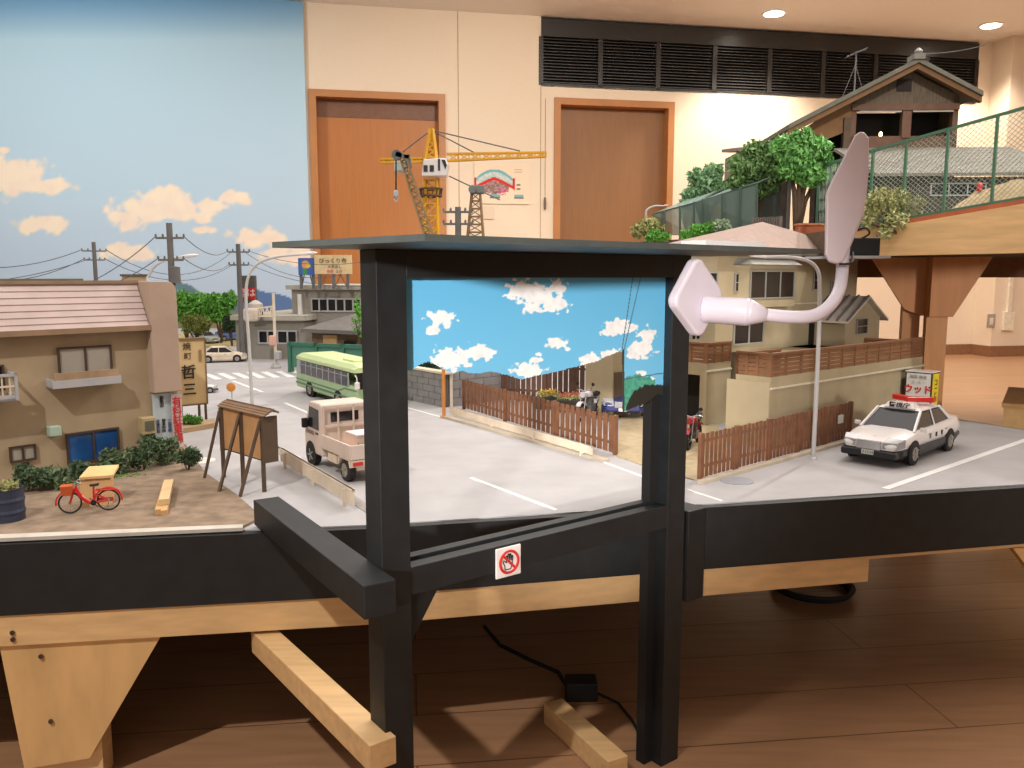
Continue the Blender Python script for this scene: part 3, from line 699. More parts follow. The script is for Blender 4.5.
# posters under the pier
e = thing('notice_poster', 'pale blue poster with columns of small writing on the house end wall', 'poster', lb.w(0, -.004, 0), lb.a)
x0, x1, z0, z1 = lb.rect(151, 393, 173, 448)
MB().box(x0, x1, -.002, .002, z0, z1).build('sheet', M('poster_pale', (186, 196, 200), .7, var=.12, scale=40), e)
wd = x1-x0
text('募\n集\n中', wd*.24, e, (x0+wd*.45, -.003, z1-.018), UP, INK, ls=.85)
for k, (mt, tx) in enumerate(((INKB, '月\n極\n空\n有'), (INK, '御\n案\n内\n所'), (INKB, '一\n台\n可\n能'))):
    text(tx, wd*.2, e, (x0+wd*(.2+.3*k), -.003, (z0+z1)/2-.01), UP, mt, ls=.9)
e = thing('parking_banner', 'narrow vertical banner with red writing beside the house corner', 'banner', lb.w(0, -.012, 0), lb.a)
x0, x1, z0, z1 = lb.rect(171, 394, 184, 447, -.012)
MB().box(x0, x1, .0, .002, z0, z1).build('cloth', M('banner_cloth', (206, 190, 190), .8), e)
text('有\n料\n駐\n車\n場', (z1-z0)/5.0, e, ((x0+x1)/2, -.001, (z0+z1)/2), UP, INKR, ls=.86, bold=.0001, sx=.95)
# meter box
mb_ = thing('mail_box', 'cream box on a dark post at the house corner', 'box', G(149, 462), lb.a)
MB().box(-.007, .007, -.007, .007, 0, .06).build('post', DARKW, mb_)
MB().box(-.014, .014, -.012, .012, .058, .092).build('box_body', M('box_cream', (178, 158, 118), .7), mb_, bevel=.002)
MB().box(-.009, .009, -.0135, -.012, .066, .085).build('box_window', M('box_dark', (96, 96, 82), .4), mb_)
m = MB(); q = random.Random(3)
for k in range(26):
    c_ = G(168+q.uniform(-14, 14), 452+q.uniform(-3, 7)); r0 = q.uniform(.006, .013)
    m.lathe([(r0*.3, 0), (r0, r0*.3), (r0*.9, r0*.8), (r0*.3, r0*1.3)], c_, 7)
tag(m.build('rubble_heap', M('rubble', (150, 130, 106), .95, var=.2)), 'small heap of beige rubble under the posters by the house corner', 'rubble', kind='stuff')
# building behind with flat green roof edge
fb_ = Fr(V(-120, 300, 2.3)*1.0, 20); fb_.P.z = TB
e = thing('flat_roof_house', 'dark green flat roof edge showing over the pink roof at far left', 'model building', fr=fb_)
x0 = 0; x1 = fb_.px(68, 280)[0]; zt = fb_.px(30, 279)[1]
MB().box(x0, x1-.02, .01, .3, 0, zt-.01).build('wall', GREYB, e); MB().box(x0, x1, 0, .32, zt-.012, zt).build('roof', M('roof_green', (88, 96, 76), .7), e)
x0 = fb_.px(122, 280)[0]; x1 = fb_.px(146, 280)[0]
e = thing('rooftop_box', 'small brown rooftop block behind the pink roof ridge', 'model building', fr=fb_)
MB().box(x0, x1, 0, .1, 0, zt+.008).build('wall', BEIGE, e); MB().box(x0-.005, x1+.005, -.005, .105, zt+.008, zt+.014).build('roof', DARKW, e)
# shrubs along the left house: separate plants
shr = [(30, 494, 26, 20), (58, 490, 24, 16), (88, 482, 22, 15), (118, 476, 20, 20), (144, 472, 20, 26), (166, 466, 17, 20), (188, 472, 18, 18)]
SL = ['ivy-like green shrub right of the blue drum', 'low green shrub behind the red bicycle front wheel', 'low green shrub under the blue window', 'dark green shrub between crate and mail box', 'tall dark shrub at the foot of the mail box', 'green shrub below the rubble heap', 'rightmost dark shrub by the notice board leg']
for k, (x_, y_, w_, h_) in enumerate(shr):
    c_ = G(x_, y_); s_ = c_.y/F; e = thing('shrub', SL[k], 'shrub', c_+Vector((0,0,.004)))
    q = random.Random(k); bl = [((q.uniform(-.55, .55)*w_*s_, q.uniform(-.012, .01), h_*s_*q.uniform(.25, 1.15)), (w_*s_*.44, w_*s_*.25, h_*s_*.36)) for _ in range(8)]
    foliage('foliage', bl, 620, .0058, M('leaf_shrub', (104, 124, 90), .7, var=.4, scale=60) if k % 2 else M('leaf_mid_dark', (78, 100, 68), .7, var=.4, scale=60), e, k+10)
    m = MB()
    for t in range(5): m.tube([(0, 0, -.003), (q.uniform(-.3, .3)*w_*s_, 0, h_*s_*.5), (q.uniform(-.6, .6)*w_*s_, 0, h_*s_*.95)], .001, 5)
    m.build('stem', BARK, e)
tag(foliage('ground_moss', [((G(x_, 486-(x_-60)*.12).x, G(x_, 486-(x_-60)*.12).y, TB+.004), (.03, .012, .002)) for x_ in range(40, 150, 14)], 260, .003, LEAF2, None, 5), 'bright green moss along the kerb by the house', 'moss', kind='stuff')
# drum
dr = thing('oil_drum', 'dark blue ribbed oil drum with plants inside at left edge', 'drum', G(8, 522))
r0 = .024; hz = .053
prof = [(.001, 0), (r0, 0)]
for k in range(13):
    z_ = hz*k/12; prof.append((r0*(1.05 if k in (4, 8) else 1), z_))
prof += [(r0*1.04, hz), (r0*.92, hz), (r0*.9, hz-.006), (.001, hz-.006)]
MB().lathe(prof, seg=28).build('drum_body', DRUM, dr)
foliage('plants', [((0, 0, hz+.002), (.02, .02, .008))], 110, .005, LEAF4, dr, 3)
# crate
cr = Fr(G(90, 509), 18)
e = thing('wooden_crate', 'pale wooden box behind the red bicycle', 'crate', fr=cr)
w0 = cr.px(79, 490)[0]; w1 = cr.px(113, 490)[0]
MB().prismx([(0, 0), (.04, 0), (.045, .052), (.012, .046)], w0, w1-.004).build('crate_body', CRATE, e, bevel=.001)
MB().hexa([(w0, .008, .047), (w1, .008, .047), (w1+.004, .05, .055), (w0+.008, .05, .055)], [(w0, .008, .051), (w1, .008, .051), (w1+.004, .05, .059), (w0+.008, .05, .059)]).build('crate_lid', M('crate_lid', (228, 190, 132), .7), e)
# plank pile
pp = [((158, 512), (166, 484)), ((164, 513), (170, 485))]
for k, ((xa, ya), (xb, yb)) in enumerate(pp):
    a = G(xa, ya, TB+.008); b = G(xb, yb, TB+.008); o = MB().bar((0,0,0), b-a, .009, .008).build('timber_offcut', CRATE, loc=a); tag(o, ['left timber offcut of the small pile on the soil', 'right timber offcut of the small pile on the soil'][k], 'timber')
a = G(164, 502, TB+.017); b = G(169, 482, TB+.017); tag(MB().bar((0,0,0), b-a, .015, .009).build('timber_offcut', M('offcut_light', (216, 186, 140), .8), loc=a), 'short pale block on top of the timber offcuts', 'timber')
# ------------------------------------------------------------------ bicycle
def bicycle():
    a = G(71, 516); b = G(106, 513); ang = math.atan2(b.y-a.y, b.x-a.x); wbs = (b-a).length
    e = thing('bicycle', 'small red bicycle with orange front basket on the soil', 'bicycle', a+Vector((0,0,.004)), ang)
    r = .0155; x2 = wbs
    for x_ in (0, x2):
        t = MB().torus((x_, 0, r), r-.0012, .0012, 'y', 30, 8).build('wheel', RUB, e)
        m = MB(); m.lathe([(.002, -.003), (.002, .003)], (x_, 0, r), 10, 'y')
        for k in range(12): m.bar((x_, 0, r), (x_+math.cos(k*R(30))*(r-.001), 0, r+math.sin(k*R(30))*(r-.001)), .0003)
        m.build('spokes', CHR, t)
    m = MB(); hx, hz_ = .009, .037
    m.tube([(0, -.003, r), (.004, -.003, .028), (hx, 0, .039)], .0013, 8); m.tube([(0, .003, r), (.004, .003, .028), (hx, 0, .039)], .0013, 8)
    m.tube(smooth([Vector((hx-.001, 0, .036)), Vector((.014, 0, .024)), Vector((.023, 0, .015)), Vector((.03, 0, .0135))], 4), .0028, 8)
    m.tube(smooth([Vector((hx, 0, .031)), Vector((.017, 0, .02)), Vector((.026, 0, .014))], 4), .0014, 8)
    m.tube([(.03, 0, .0135), (.031, 0, .036)], .0014, 8)
    for s_ in (-.003, .003):
        m.tube([(.03, s_*.4, .0135), (x2, s_, r)], .0013, 8); m.tube([(.031, s_*.4, .027), (x2, s_, r)], .001, 8)
        m.tube([(.033, s_, .031), (x2+.008, s_, .031)], .0012, 6)
    m.box(x2-.014, x2+.006, .0035, .0045, r-.003, r+.003); m.build('frame', RED, e)
    m = MB()
    for x_, a0, a1 in ((0, 20, 190), (x2, -5, 190)):
        P = [(x_+math.cos(R(t))*(r+.0022), 0, r+math.sin(R(t))*(r+.0022)) for t in range(a0, a1, 12)]
        for p, q_ in zip(P, P[1:]): m.bar(p, q_, .0058, .0022)
    m.build('mudguards', RED, e)
    m = MB(); m.tube([(.01, 0, .039), (.011, 0, .045)], .001, 8); m.tube(smooth([Vector((.018, -.012, .044)), Vector((.011, -.008, .046)), Vector((.01, 0, .0455)), Vector((.011, .008, .046)), Vector((.018, .012, .044))], 4), .001, 8); m.build('handlebar', CHR, e)
    MB().loft([[(x_, -w_, z_), (x_, w_, z_), (x_, w_*.6, z_+.003), (x_, -w_*.6, z_+.003)] for x_, w_, z_ in ((.026, .001, .037), (.032, .003, .037), (.038, .0045, .038))]).build('saddle', BLKP, e)
    MB().hexa([(-.008, -.006, .027), (.004, -.006, .027), (.004, .006, .027), (-.008, .006, .027)], [(-.011, -.008, .041), (.005, -.008, .041), (.005, .008, .041), (-.011, .008, .041)]).build('basket', BASK, e, bevel=.0006)
    m = MB(); m.lathe([(.004, -.0035), (.004, -.0025)], (.03, 0, .0135), 14, 'y'); m.bar((.03, -.004, .0135), (.036, -.005, .008), .001); m.bar((.03, .004, .0135), (.024, .005, .019), .001); m.build('crank', BLKP, e)
    MB().tube([(x2, .003, r), (x2-.004, .012, 0)], .0006, 6).build('kickstand', CHR, e)
    e.scale = (1.1,)*3
    return e
bk = bicycle()
# ------------------------------------------------------------------ signboard and planter with bush
sb = Fr(G(208, 424), 35)
e = thing('restaurant_sign', 'beige vertical signboard with black brush writing on two posts', 'signboard', fr=sb)
x0, x1, z0, z1 = sb.rect(176, 342, 207, 404); x0, z1b = sb.px(174, 342)[0], sb.px(190, 340)[1]
MB().box(x0, x1, 0, .012, z0, z1b).build('panel', M('sign_beige', (206, 178, 132), .8, var=.06), e)
MB().box(x0-.002, x1+.003, -.003, .015, z1b-.001, z1b+.005).box(x1, x1+.003, -.002, .014, z0-.003, z1b).box(x0, x1, -.002, .014, z0-.004, z0).build('rim', M('sign_rim', (120, 96, 64), .7), e)
for px_ in (200, 206.5):
    xx = sb.px(px_, 415)[0]; MB().box(xx-.0025, xx+.0025, .002, .008, 0, z0).build('leg', DARKW, e)
cx = sb.px(187, 370)[0]; cs = (z1b-z0)
for tx, px_, py_, sz in (('焼', 186.5, 347, .13), ('町', 187.5, 356.5, .12), ('哲', 188.5, 373, .23), ('三', 189.5, 390, .21)):
    xx, zz = sb.px(px_, py_); text(tx, cs*sz*1.0, e, (xx, -.002, zz), UP, INK, bold=.0005 if sz > .2 else 0)
xx, zz = sb.px(200, 356); text('創\n業\n昭\n和', cs*.055, e, (xx, -.002, zz), UP, M('ink_faint', (150, 124, 84), .8), ls=.9)
pb = thing('kerbed_planter', 'low tan kerbed bed under the restaurant signboard', 'planter', (0, 0, 0))
P = [G(180, 434), G(214, 428), G(215, 423), G(182, 427)]
MB().prism([(p.x, p.y) for p in P], TB, TB+.012).build('kerb', M('planter_tan', (176, 148, 112), .8), pb)
bu = thing('green_bush', 'bright green bush in the kerbed bed below the signboard', 'bush', G(193, 429)+Vector((0,0,.012)))
foliage('foliage', [((-.015, 0, .012), (.018, .012, .012)), ((.008, 0, .01), (.016, .012, .012))], 380, .005, LEAF2, bu, 4)
m = MB(); m.tube([(0, 0, -.002), (0, 0, .012)], .0015, 6); m.build('stem', BARK, bu)
# ------------------------------------------------------------------ notice board seen from behind
A0 = G(225.5, 477); A1 = G(266, 491.5)
nb = Fr(A0, math.degrees(math.atan2(A1.y-A0.y, A1.x-A0.x))); Ln = (A1-A0).length
e = thing('notice_board', 'large wooden notice board with little roof seen from behind, propped by struts', 'notice board', fr=nb)
zt0 = nb.px(226, 405)[1]; zt1 = nb.px(266, 421)[1]; zt = (zt0+zt1)/2; zbm = (nb.px(229, 446)[1]+nb.px(266, 465)[1])/2
# local y: away from the camera is +v; the board's face looks away
dpt = .024
for k in range(3): MB().box(Ln*k/2-.0025, Ln*k/2+.0025, -.006, 0, 0, zt).build('post', DARKW, e)
MB().box(0, Ln, .0, .004, zbm, zt).build('panel', M('board_ply', (200, 152, 104), .75, var=.1), e)
MB().box(Ln, Ln+.004, -.006, dpt, zbm-.004, zt).box(-.004, 0, -.006, dpt, zbm-.004, zt).box(0, Ln, .004, dpt, zbm-.004, zbm).build('side_board', DARKW, e)
m = MB(); 
for k in range(3):
    y0 = -.005+k*.005; z_ = zt+.001+k*.003; m.hexa([(-.006, y0, z_), (Ln+.01, y0, z_), (Ln+.01, y0+.011, z_+.004), (-.012, y0+.008, z_+.003)], [(-.012, y0, z_+.002), (Ln+.01, y0, z_+.002), (Ln+.01, y0+.011, z_+.006), (-.012, y0+.011, z_+.006)])
m.hexa([(-.006, .012, zt+.011), (Ln+.008, .012, zt+.011), (Ln+.008, .026, zt+.004), (-.006, .026, zt+.004)], [(-.006, .012, zt+.014), (Ln+.008, .012, zt+.014), (Ln+.008, .026, zt+.007), (-.006, .026, zt+.007)])
m.build('roof', M('board_roof', (132, 104, 78), .8, var=.15), e)
for k, (px_, py_) in enumerate(((204, 480), (218.5, 494), (240, 497))):
    f_ = G(px_, py_)-nb.P; xx, yy = f_.dot(nb.u), f_.dot(nb.v)
    MB().bar((xx, yy, 0), (Ln*k/2, -.006, zt-.006), .0045, .0045).build('strut', DARKW, e)
# guard rail near the truck
def guard(posts, zp0, zp1, label, top, name='guard_rail', mat=CRM, ext=(.0, .0)):
    P = [G(*p) for p in posts]; a, b = P[0], P[-1]; f = Fr(a, math.degrees(math.atan2(b.y-a.y, b.x-a.x))); L = (b-a).length
    e = thing(name, label, 'guard rail', fr=f)
    MB().box(-ext[0], L+ext[1], -.002, .002, zp0, zp1).box(-ext[0], L+ext[1], -.003, .003, zp1-.0035, zp1).build('plank', mat, e)
    for p in P:
        x_ = (p-a).dot(f.u); MB().box(x_-.0025, x_+.0025, -.007, -.002, 0, zp1-.004).build('post', mat, e)
    return e
guard([(287, 468), (314, 486), (347, 506)], .008, .034, 'low cream guard rail beside the pickup truck', 0, ext=(.035, .03))
guard([(456, 418), (493, 429), (533, 442), (583, 456)], .008, .026, 'low cream guard rail along the brown picket fence inside the frame', 0, ext=(.03, .03))
# mirror
e = thing('traffic_mirror', 'round orange traffic mirror on a thin post by the street', 'mirror', G(232.5, 409))
hz = ZH(387, G(232.5, 409).y)-TB
MB().tube([(0,0,0), (0,0,hz)], .002, 8).build('pole', LAMPP, e)
MB().lathe([(.001, -.004), (.0125, -.002), (.0125, .001), (.001, .002)], (0, -.004, hz), 24, 'y').build('mirror_back', ORG, e)
# street lamps
def streetlamp(base, pts, label, r=.0035, head=.02, depth=None, hdir=1):
    b = G(*base) if len(base) == 2 else Vector(base); y = depth or b.y
    e = thing('street_lamp', label, 'street lamp', b)
    P = [Vector((0,0,0))]+[V(px, py, y)-b for px, py in pts]
    S = smooth(P, 5); MB().tube(S, [r*(1-.35*i/len(S)) for i in range(len(S))], 10).build('lamp_post', LAMPP, e, smooth=True)
    p = P[-1]; k = head/.02
    MB().loft([[Vector((p.x+hdir*x*k, p.y+a*w*k, p.z+c*h*k+x*.12*k)) for a, c in ((-1,0),(-.7,.8),(.7,.8),(1,0),(.6,-.6),(-.6,-.6))] for x, w, h in ((-.004,.002,.002),(.0,.004,.003),(.012,.0055,.0042),(.022,.005,.0036),(.028,.002,.001))]).build('lamp_head', WHT, e, smooth=True)
    MB().lathe([(r*1.8, 0), (r*1.6, .004), (r*1.1, .005)], (0,0,0), 12).build('base_flange', LAMPP, e)
    return e
streetlamp((252.5, 410), [(249, 345), (246, 300), (248, 278), (257, 264), (276, 257), (302, 254.5)], 'tall curved street lamp behind the notice board', .0047, .03)
streetlamp((813, 459), [(816, 400), (819, 330), (819.5, 290), (818, 271), (808, 261), (788, 257), (765, 257)], 'tall curved street lamp in front of the tan retaining wall', .0045, .024, hdir=-1)
p_ = V(149, 320, 2.4); streetlamp((p_.x, p_.y, TB), [(148, 290), (149, 276), (155, 266), (168, 259), (182, 257)], 'curved street lamp rising behind the pink roofed house', .005, .034)
p_ = V(644, 240, 3.3); 
# utility poles
def upole(px, ytop, depth, r, label, arms, box=None):
    b = V(px, ytop, depth); h = b.z-TB; e = thing('utility_pole', label, 'utility pole', (b.x, b.y, TB))
    MB().tube([(0,0,0), (0,0,h)], [r*1.15, r*.85], 12).build('pole', POLE, e)
    ends = []
    for py, w, a in arms:
        z = V(px, py, depth).z-TB; u = Vector((math.cos(R(a)), math.sin(R(a)), 0)); 
        m = MB().bar(-u*w+Vector((0,0,z)), u*w+Vector((0,0,z)), r*.6, r*.6)
        for k in (-1, -.5, .5, 1): m.lathe([(r*.25, 0), (r*.35, r*.5), (r*.2, r)], u*w*k+Vector((0,0,z+r*.2)), 8)
        m.build('crossarm', POLE, e); ends.append((b.x, b.y, TB+z, u, w))
    if box:
        z = V(px, box, depth).z-TB; MB().lathe([(.001, -.02), (r*1.7, -.02), (r*1.7, .02), (.001, .022)], (r*1.2, -r, z), 12).build('transformer', POLE, e)
    return ends
e1 = upole(93.5, 242, 2.7, .007, 'leftmost utility pole standing behind the pink roof', [(251, .035, 20), (260, .03, 20)])
e2 = upole(169, 223, 2.1, .0085, 'tallest thick utility pole right behind the pink roofed house', [(238, .035, 0), (260, .03, 10)], 275)
e3 = upole(238, 244, 3.62, .011, 'utility pole right of the green trees by the far crossing', [(252, .045, 20), (265, .04, 20)])
e4p = V(458, 207, 2.6)
e4 = upole(458, 207, 2.6, .011, 'short thick grey utility pole beside the brown lattice mast', [(212, .045, 178), (224, .045, 178)])
def wire(a, b, sag, label, r=.0012):
    a = Vector(a); b = Vector(b); m = MB(); P = [a.lerp(b, t/14)-Vector((0,0,sag*4*(t/14)*(1-t/14))) for t in range(15)]
    o = m.tube([p-a for p in P], r, 5).build('power_line', M('wire_grey', (92, 92, 96), .7), loc=a); tag(o, label, 'power line')
def ep(e, i, k): x, y, z, u, w = e[i]; return Vector((x, y, z+.004))+u*w*k
wire(ep(e2,0,1), ep(e3,0,-1), .03, 'upper power line from the tallest pole to the far crossing pole')
wire(ep(e2,1,1), ep(e3,1,-1), .03, 'lower power line from the tallest pole to the far crossing pole')
wire(ep(e1,0,1), ep(e3,0,-.5), .09, 'slack power line from the leftmost pole to the far crossing pole')
wire(ep(e1,1,1), ep(e3,1,-.5), .07, 'lowest slack line between the leftmost pole and the crossing pole')
wire(ep(e2,0,-1), V(30, 300, 2.0), .03, 'power line from the tallest pole sloping down left behind the roof')
wire(ep(e2,1,-1), V(55, 298, 2.0), .02, 'lower line from the tallest pole falling behind the pink roof')
wire(ep(e1,0,-1), V(-60, 264, 2.4), .03, 'upper line from the leftmost pole running out of the left edge')
wire(ep(e1,1,-1), V(-60, 276, 2.4), .04, 'lower line from the leftmost pole running out of the left edge')
wire(ep(e1,1,-.5), V(-60, 284, 2.4), .02, 'lowest line from the leftmost pole running out of the left edge')
wire(ep(e3,0,1), V(362, 262, 3.4), .03, 'upper line from the crossing pole toward the billboards')
wire(ep(e3,1,1), V(362, 286, 3.4), .03, 'lower line from the crossing pole crossing the grey building')
wire(ep(e3,0,.5), V(340, 275, 3.3), .05, 'middle slack line from the crossing pole to the billboards')
# ------------------------------------------------------------------ far trees
def tree(c, blobs, n, ls, mat, label, seed, name='tree', cat='tree', trunk=.008, hb=None):
    e = thing(name, label, cat, c); foliage('foliage', blobs, n, ls, mat, e, seed)
    q = random.Random(seed); m = MB()
    for (bc_, br_) in blobs[:5]: m.tube([(0, 0, 0), (bc_[0]*.3, bc_[1]*.3, bc_[2]*.5), bc_], [trunk, trunk*.7, trunk*.3], 7)
    m.build('trunk', BARK, e); return e
def ftree(px, depth, top, base, w, mat, label, seed, n=2400, ls=.0125, name='tree', z0=TB, nb=9, trunk=.006):
    b = V(px, base, depth); s = depth/F; H = V(px, top, depth).z-z0; q = random.Random(seed)
    bl = [((q.uniform(-.32, .32)*w*s, q.uniform(-.1, .1)*w*s, H*q.uniform(.5, .84)), (w*s*.24, w*s*.22, H*.17)) for _ in range(nb)]
    return tree(Vector((b.x, b.y, z0)), bl, n, ls, mat, label, seed, name=name, trunk=trunk)
ftree(187, 4.7, 290, 338, 46, LEAF2, 'bright green tree directly right of the tallest pole', 21)
ftree(206, 4.9, 292, 338, 46, M('leaf_lime', (110, 176, 66), .6, var=.35), 'middle green tree of the row behind the parked cars', 22)
ftree(221, 4.6, 289, 338, 34, LEAF2, 'bright green tree left of the crossing pole', 23)
ftree(196, 4.3, 314, 338, 30, M('leaf_olive', (120, 130, 60), .7, var=.3), 'low olive shrub under the bright trees', 24, name='shrub', ls=.008)
ftree(232, 4.4, 314, 340, 18, LEAF3, 'dark low shrub at the right end of the tree row', 25, name='shrub', ls=.008)
# ------------------------------------------------------------------ sedans and other cars
def sedan(loc, rotz, s, body, lower, label, L=4.6, W=1.75, H=1.42, police=False, name='car'):
    e = thing(name, label, 'car', loc, rotz); h = W/2; wb = L*.575; x0 = -L/2
    fx = L/2-L*.2; rx_ = fx-wb; r = .32
    def ring(x, hw, zb_, zs, zt_, crown=.0):
        return [(x,-hw*.94,zb_),(x,-hw,zb_+.16),(x,-hw,zs),(x,-hw*.93,zt_-.02),(x,-hw*.55,zt_+crown),(x,hw*.55,zt_+crown),(x,hw*.93,zt_-.02),(x,hw,zs),(x,hw,zb_+.16),(x,hw*.94,zb_)]
    S = [(-L/2, .8, .38, .66, .86), (-L/2+.1, .93, .3, .72, .96), (-L/2+.5, .99, .24, .76, .99), (-L*.2, 1, .2, .78, .96), (0, 1, .2, .78, .93), (L*.2, 1, .2, .76, .93), (L*.32, .99, .22, .72, .86), (L*.44, .94, .24, .66, .76), (L/2-.05, .82, .3, .6, .68), (L/2, .74, .36, .54, .6)]
    def at(zsplit_low):
        m = MB(); rs = []
        for x, k, zb_, zs, zt_ in S:
            rs.append([( -1 and x, y, z) for x, y, z in ring(x, h*k, zb_ if zsplit_low else .45, zs, zt_, .03)])
        m.loft(rs); return m
    m = MB(); m.loft([ring(x, h*k, max(zb_, .46), max(zs, .62), zt_, .03) for x, k, zb_, zs, zt_ in S]); m.build('body', body, e, scale=s, smooth=True, bevel=.012*s*4)
    m = MB(); m.loft([[(x,-h*k*.94,zb_),(x,-h*k*1.005,zb_+.1),(x,-h*k*1.005,.49),(x,h*k*1.005,.49),(x,h*k*1.005,zb_+.1),(x,h*k*.94,zb_)] for x, k, zb_, zs, zt_ in S]); m.build('lower_body', lower, e, scale=s)
    # greenhouse: base x range and roof
    gb = [(-L*.34, .9), (-L*.17, .97), (.12*L, .97), (.25*L, .9)]; gt = [(-L*.2, .72), (-L*.12, .76), (.06*L, .76), (.1*L, .72)]
    zb0, zt0_ = .9, H-.05
    m = MB(); b4 = [(-L*.35, -h*.86, zb0), (L*.245, -h*.86, zb0), (L*.245, h*.86, zb0), (-L*.35, h*.86, zb0)]; t4 = [(-L*.2, -h*.68, zt0_), (L*.07, -h*.68, zt0_), (L*.07, h*.68, zt0_), (-L*.2, h*.68, zt0_)]
    m.hexa(b4, t4); cabn = m.build('cabin_glass', M('car_glass', (44, 46, 50), .12, var=.1), e, scale=s, bevel=.06*s)
    m = MB(); t4b = [(x, y*1.0, z+.05) for x, y, z in t4]; rr_ = [[(-L*.215, -h*.71, zt0_-.02), (L*.085, -h*.71, zt0_-.02), (L*.085, h*.71, zt0_-.02), (-L*.215, h*.71, zt0_-.02)], [(-L*.2, -h*.6, zt0_+.05), (L*.06, -h*.6, zt0_+.05), (L*.06, h*.6, zt0_+.05), (-L*.2, h*.6, zt0_+.05)]]
    m.hexa(*rr_)
    for sy in (-1, 1):
        for (xb, xt) in ((L*.255, L*.08), (-L*.36, -L*.21)):
            m.bar((xb, sy*h*.86, zb0-.02), (xt, sy*h*.69, zt0_), .07, .09)
        m.bar((-.06*L, sy*h*.89, zb0), (-.06*L, sy*h*.7, zt0_), .07, .03)
    m.build('roof', body, e, scale=s, bevel=.03*s)
    for x_ in (fx, rx_):
        for sy in (-1, 1):
            MB().lathe([(.001, -.03), (r*1.16, -.03), (r*1.16, .03), (.001, .03)], (x_, sy*(h-.02), r+.02), 24, 'y').build('wheel_arch', BLKP, e, scale=s)
            wheel(e, (x_, sy*(h-.07), r), r, .2, s)
    f = L/2
    MB().box(f-.06, f+.04, -h*.38, h*.38, .47, .72).build('grille', CHR, e, scale=s, bevel=.01*s)
    for sy in (-1, 1):
        MB().hexa([(f+.03, sy*h*.42, .52), (f-.06, sy*h*.86, .52), (f-.34, sy*h*.99, .56), (f-.3, sy*h*.5, .56)], [(f-.0, sy*h*.42, .71), (f-.1, sy*h*.84, .72), (f-.42, sy*h*.96, .8), (f-.34, sy*h*.46, .82)]).build('headlight', M('headlight_glass', (196, 196, 200), .12, metal=.4), e, scale=s, bevel=.02*s)
        MB().box(-f-.02, -f+.1, sy*h*.74-.12, sy*h*.74+.08, .6, .78).build('tail_light', RED, e, scale=s, bevel=.01*s)
        MB().loft([[(L*.2+x, sy*(h+.02+y0), .9+z) for y0, z in ((-.05,0),(.12,0),(.12,.12),(-.05,.12))] for x in (0, .09)]).build('side_mirror', body, e, scale=s, bevel=.015*s)
        for xd in (.1*L, -.17*L): MB().box(xd-.22, xd-.05, sy*(h+.005)-.01, sy*(h+.005)+.01, .74, .78).build('door_handle', CHR, e, scale=s)
    if police or lower is not body:
        MB().box(f-.2, f+.06, -h*.88, h*.88, .24, .46).build('front_bumper', lower, e, scale=s, bevel=.06*s, seg=3)
    MB().box(f+.05, f+.075, -.17, .17, .33, .46).build('number_plate', PAPER, e, scale=s)
    if police:
        z = H+.0
        MB().box(-.14*L+.08, -.14*L+.48, -h*.22, h*.22, z, z+.1).build('light_bar_foot', WHT, e, scale=s)
        lbp = [(-.14*L+.1, -h*.68), (-.14*L+.3, -h*.3), (-.14*L+.5, 0), (-.14*L+.3, h*.3), (-.14*L+.1, h*.68), (-.14*L-.14, h*.68), (-.14*L+.02, h*.3), (-.14*L+.22, 0), (-.14*L+.02, -h*.3), (-.14*L-.14, -h*.68)]
        MB().prism(lbp, z+.09, z+.24).build('light_bar', RED, e, scale=s, bevel=.02*s)
        t = text('警視庁', .165*s, e, ((L*.078)*s, 0, (H+.01)*s), (R(62), 0, R(90)), INK, bold=.0003, sx=1.25)
        t.location = ((L*.085)*s, 0, (H-.0+.055)*s)
        bg = MB().hexa([(L*.02, -h*.5, H-.02), (L*.09, -h*.5, H-.02), (L*.09, h*.5, H-.02), (L*.02, h*.5, H-.02)], [(L*.02, -h*.42, H+.12), (L*.06, -h*.42, H+.12), (L*.06, h*.42, H+.12), (L*.02, h*.42, H+.12)]).build('sign_fairing', WHT, e, scale=s)
        for k, cch in enumerate('警視庁'):
            for sy in (-1, 1): text(cch, .15*s, e, ((.3-.45*k*1.0 if sy < 0 else -.6+.45*k)*s, sy*(h+.012)*s, .68*s), (R(90), 0, 0 if sy < 0 else R(180)), INK)
        text('さ12-34', .1*s, e, ((f+.08)*s, 0, .395*s), (R(90), 0, R(90)), TEAL)
        MB().lathe([(.001, 0), (.06, .0), (.05, .015), (.001, .02)], (L/2-.4, 0, .79), 16).build('bonnet_emblem', M('gold', (200, 160, 80), .3, metal=.6), e, scale=s)
    return e
A = G(911, 464.5); B = G(946.5, 450.5)
wbv = A-B; s_ = wbv.length/(4.84*.575); ang = math.atan2(wbv.y, wbv.x)
dirp = wbv.normalized(); nrm = Vector((-dirp.y, dirp.x, 0))      # car faces dirp; camera-near side
Wc = 1.8
side = -1 if nrm.dot(Vector((0,-1,0))) < 0 else 1
ctr = B+dirp*(4.84*s_/2-4.84*s_*.2-4.84*.575*s_)*-1
ctr = A-dirp*(4.84/2-4.84*.2)*s_ - nrm*side*(Wc/2-.07)*s_
sedan(ctr, ang, s_, WHT, CBLK, 'black and white toy police car with red light bar on the street', L=4.84, W=Wc, H=1.46, police=True, name='police_car')
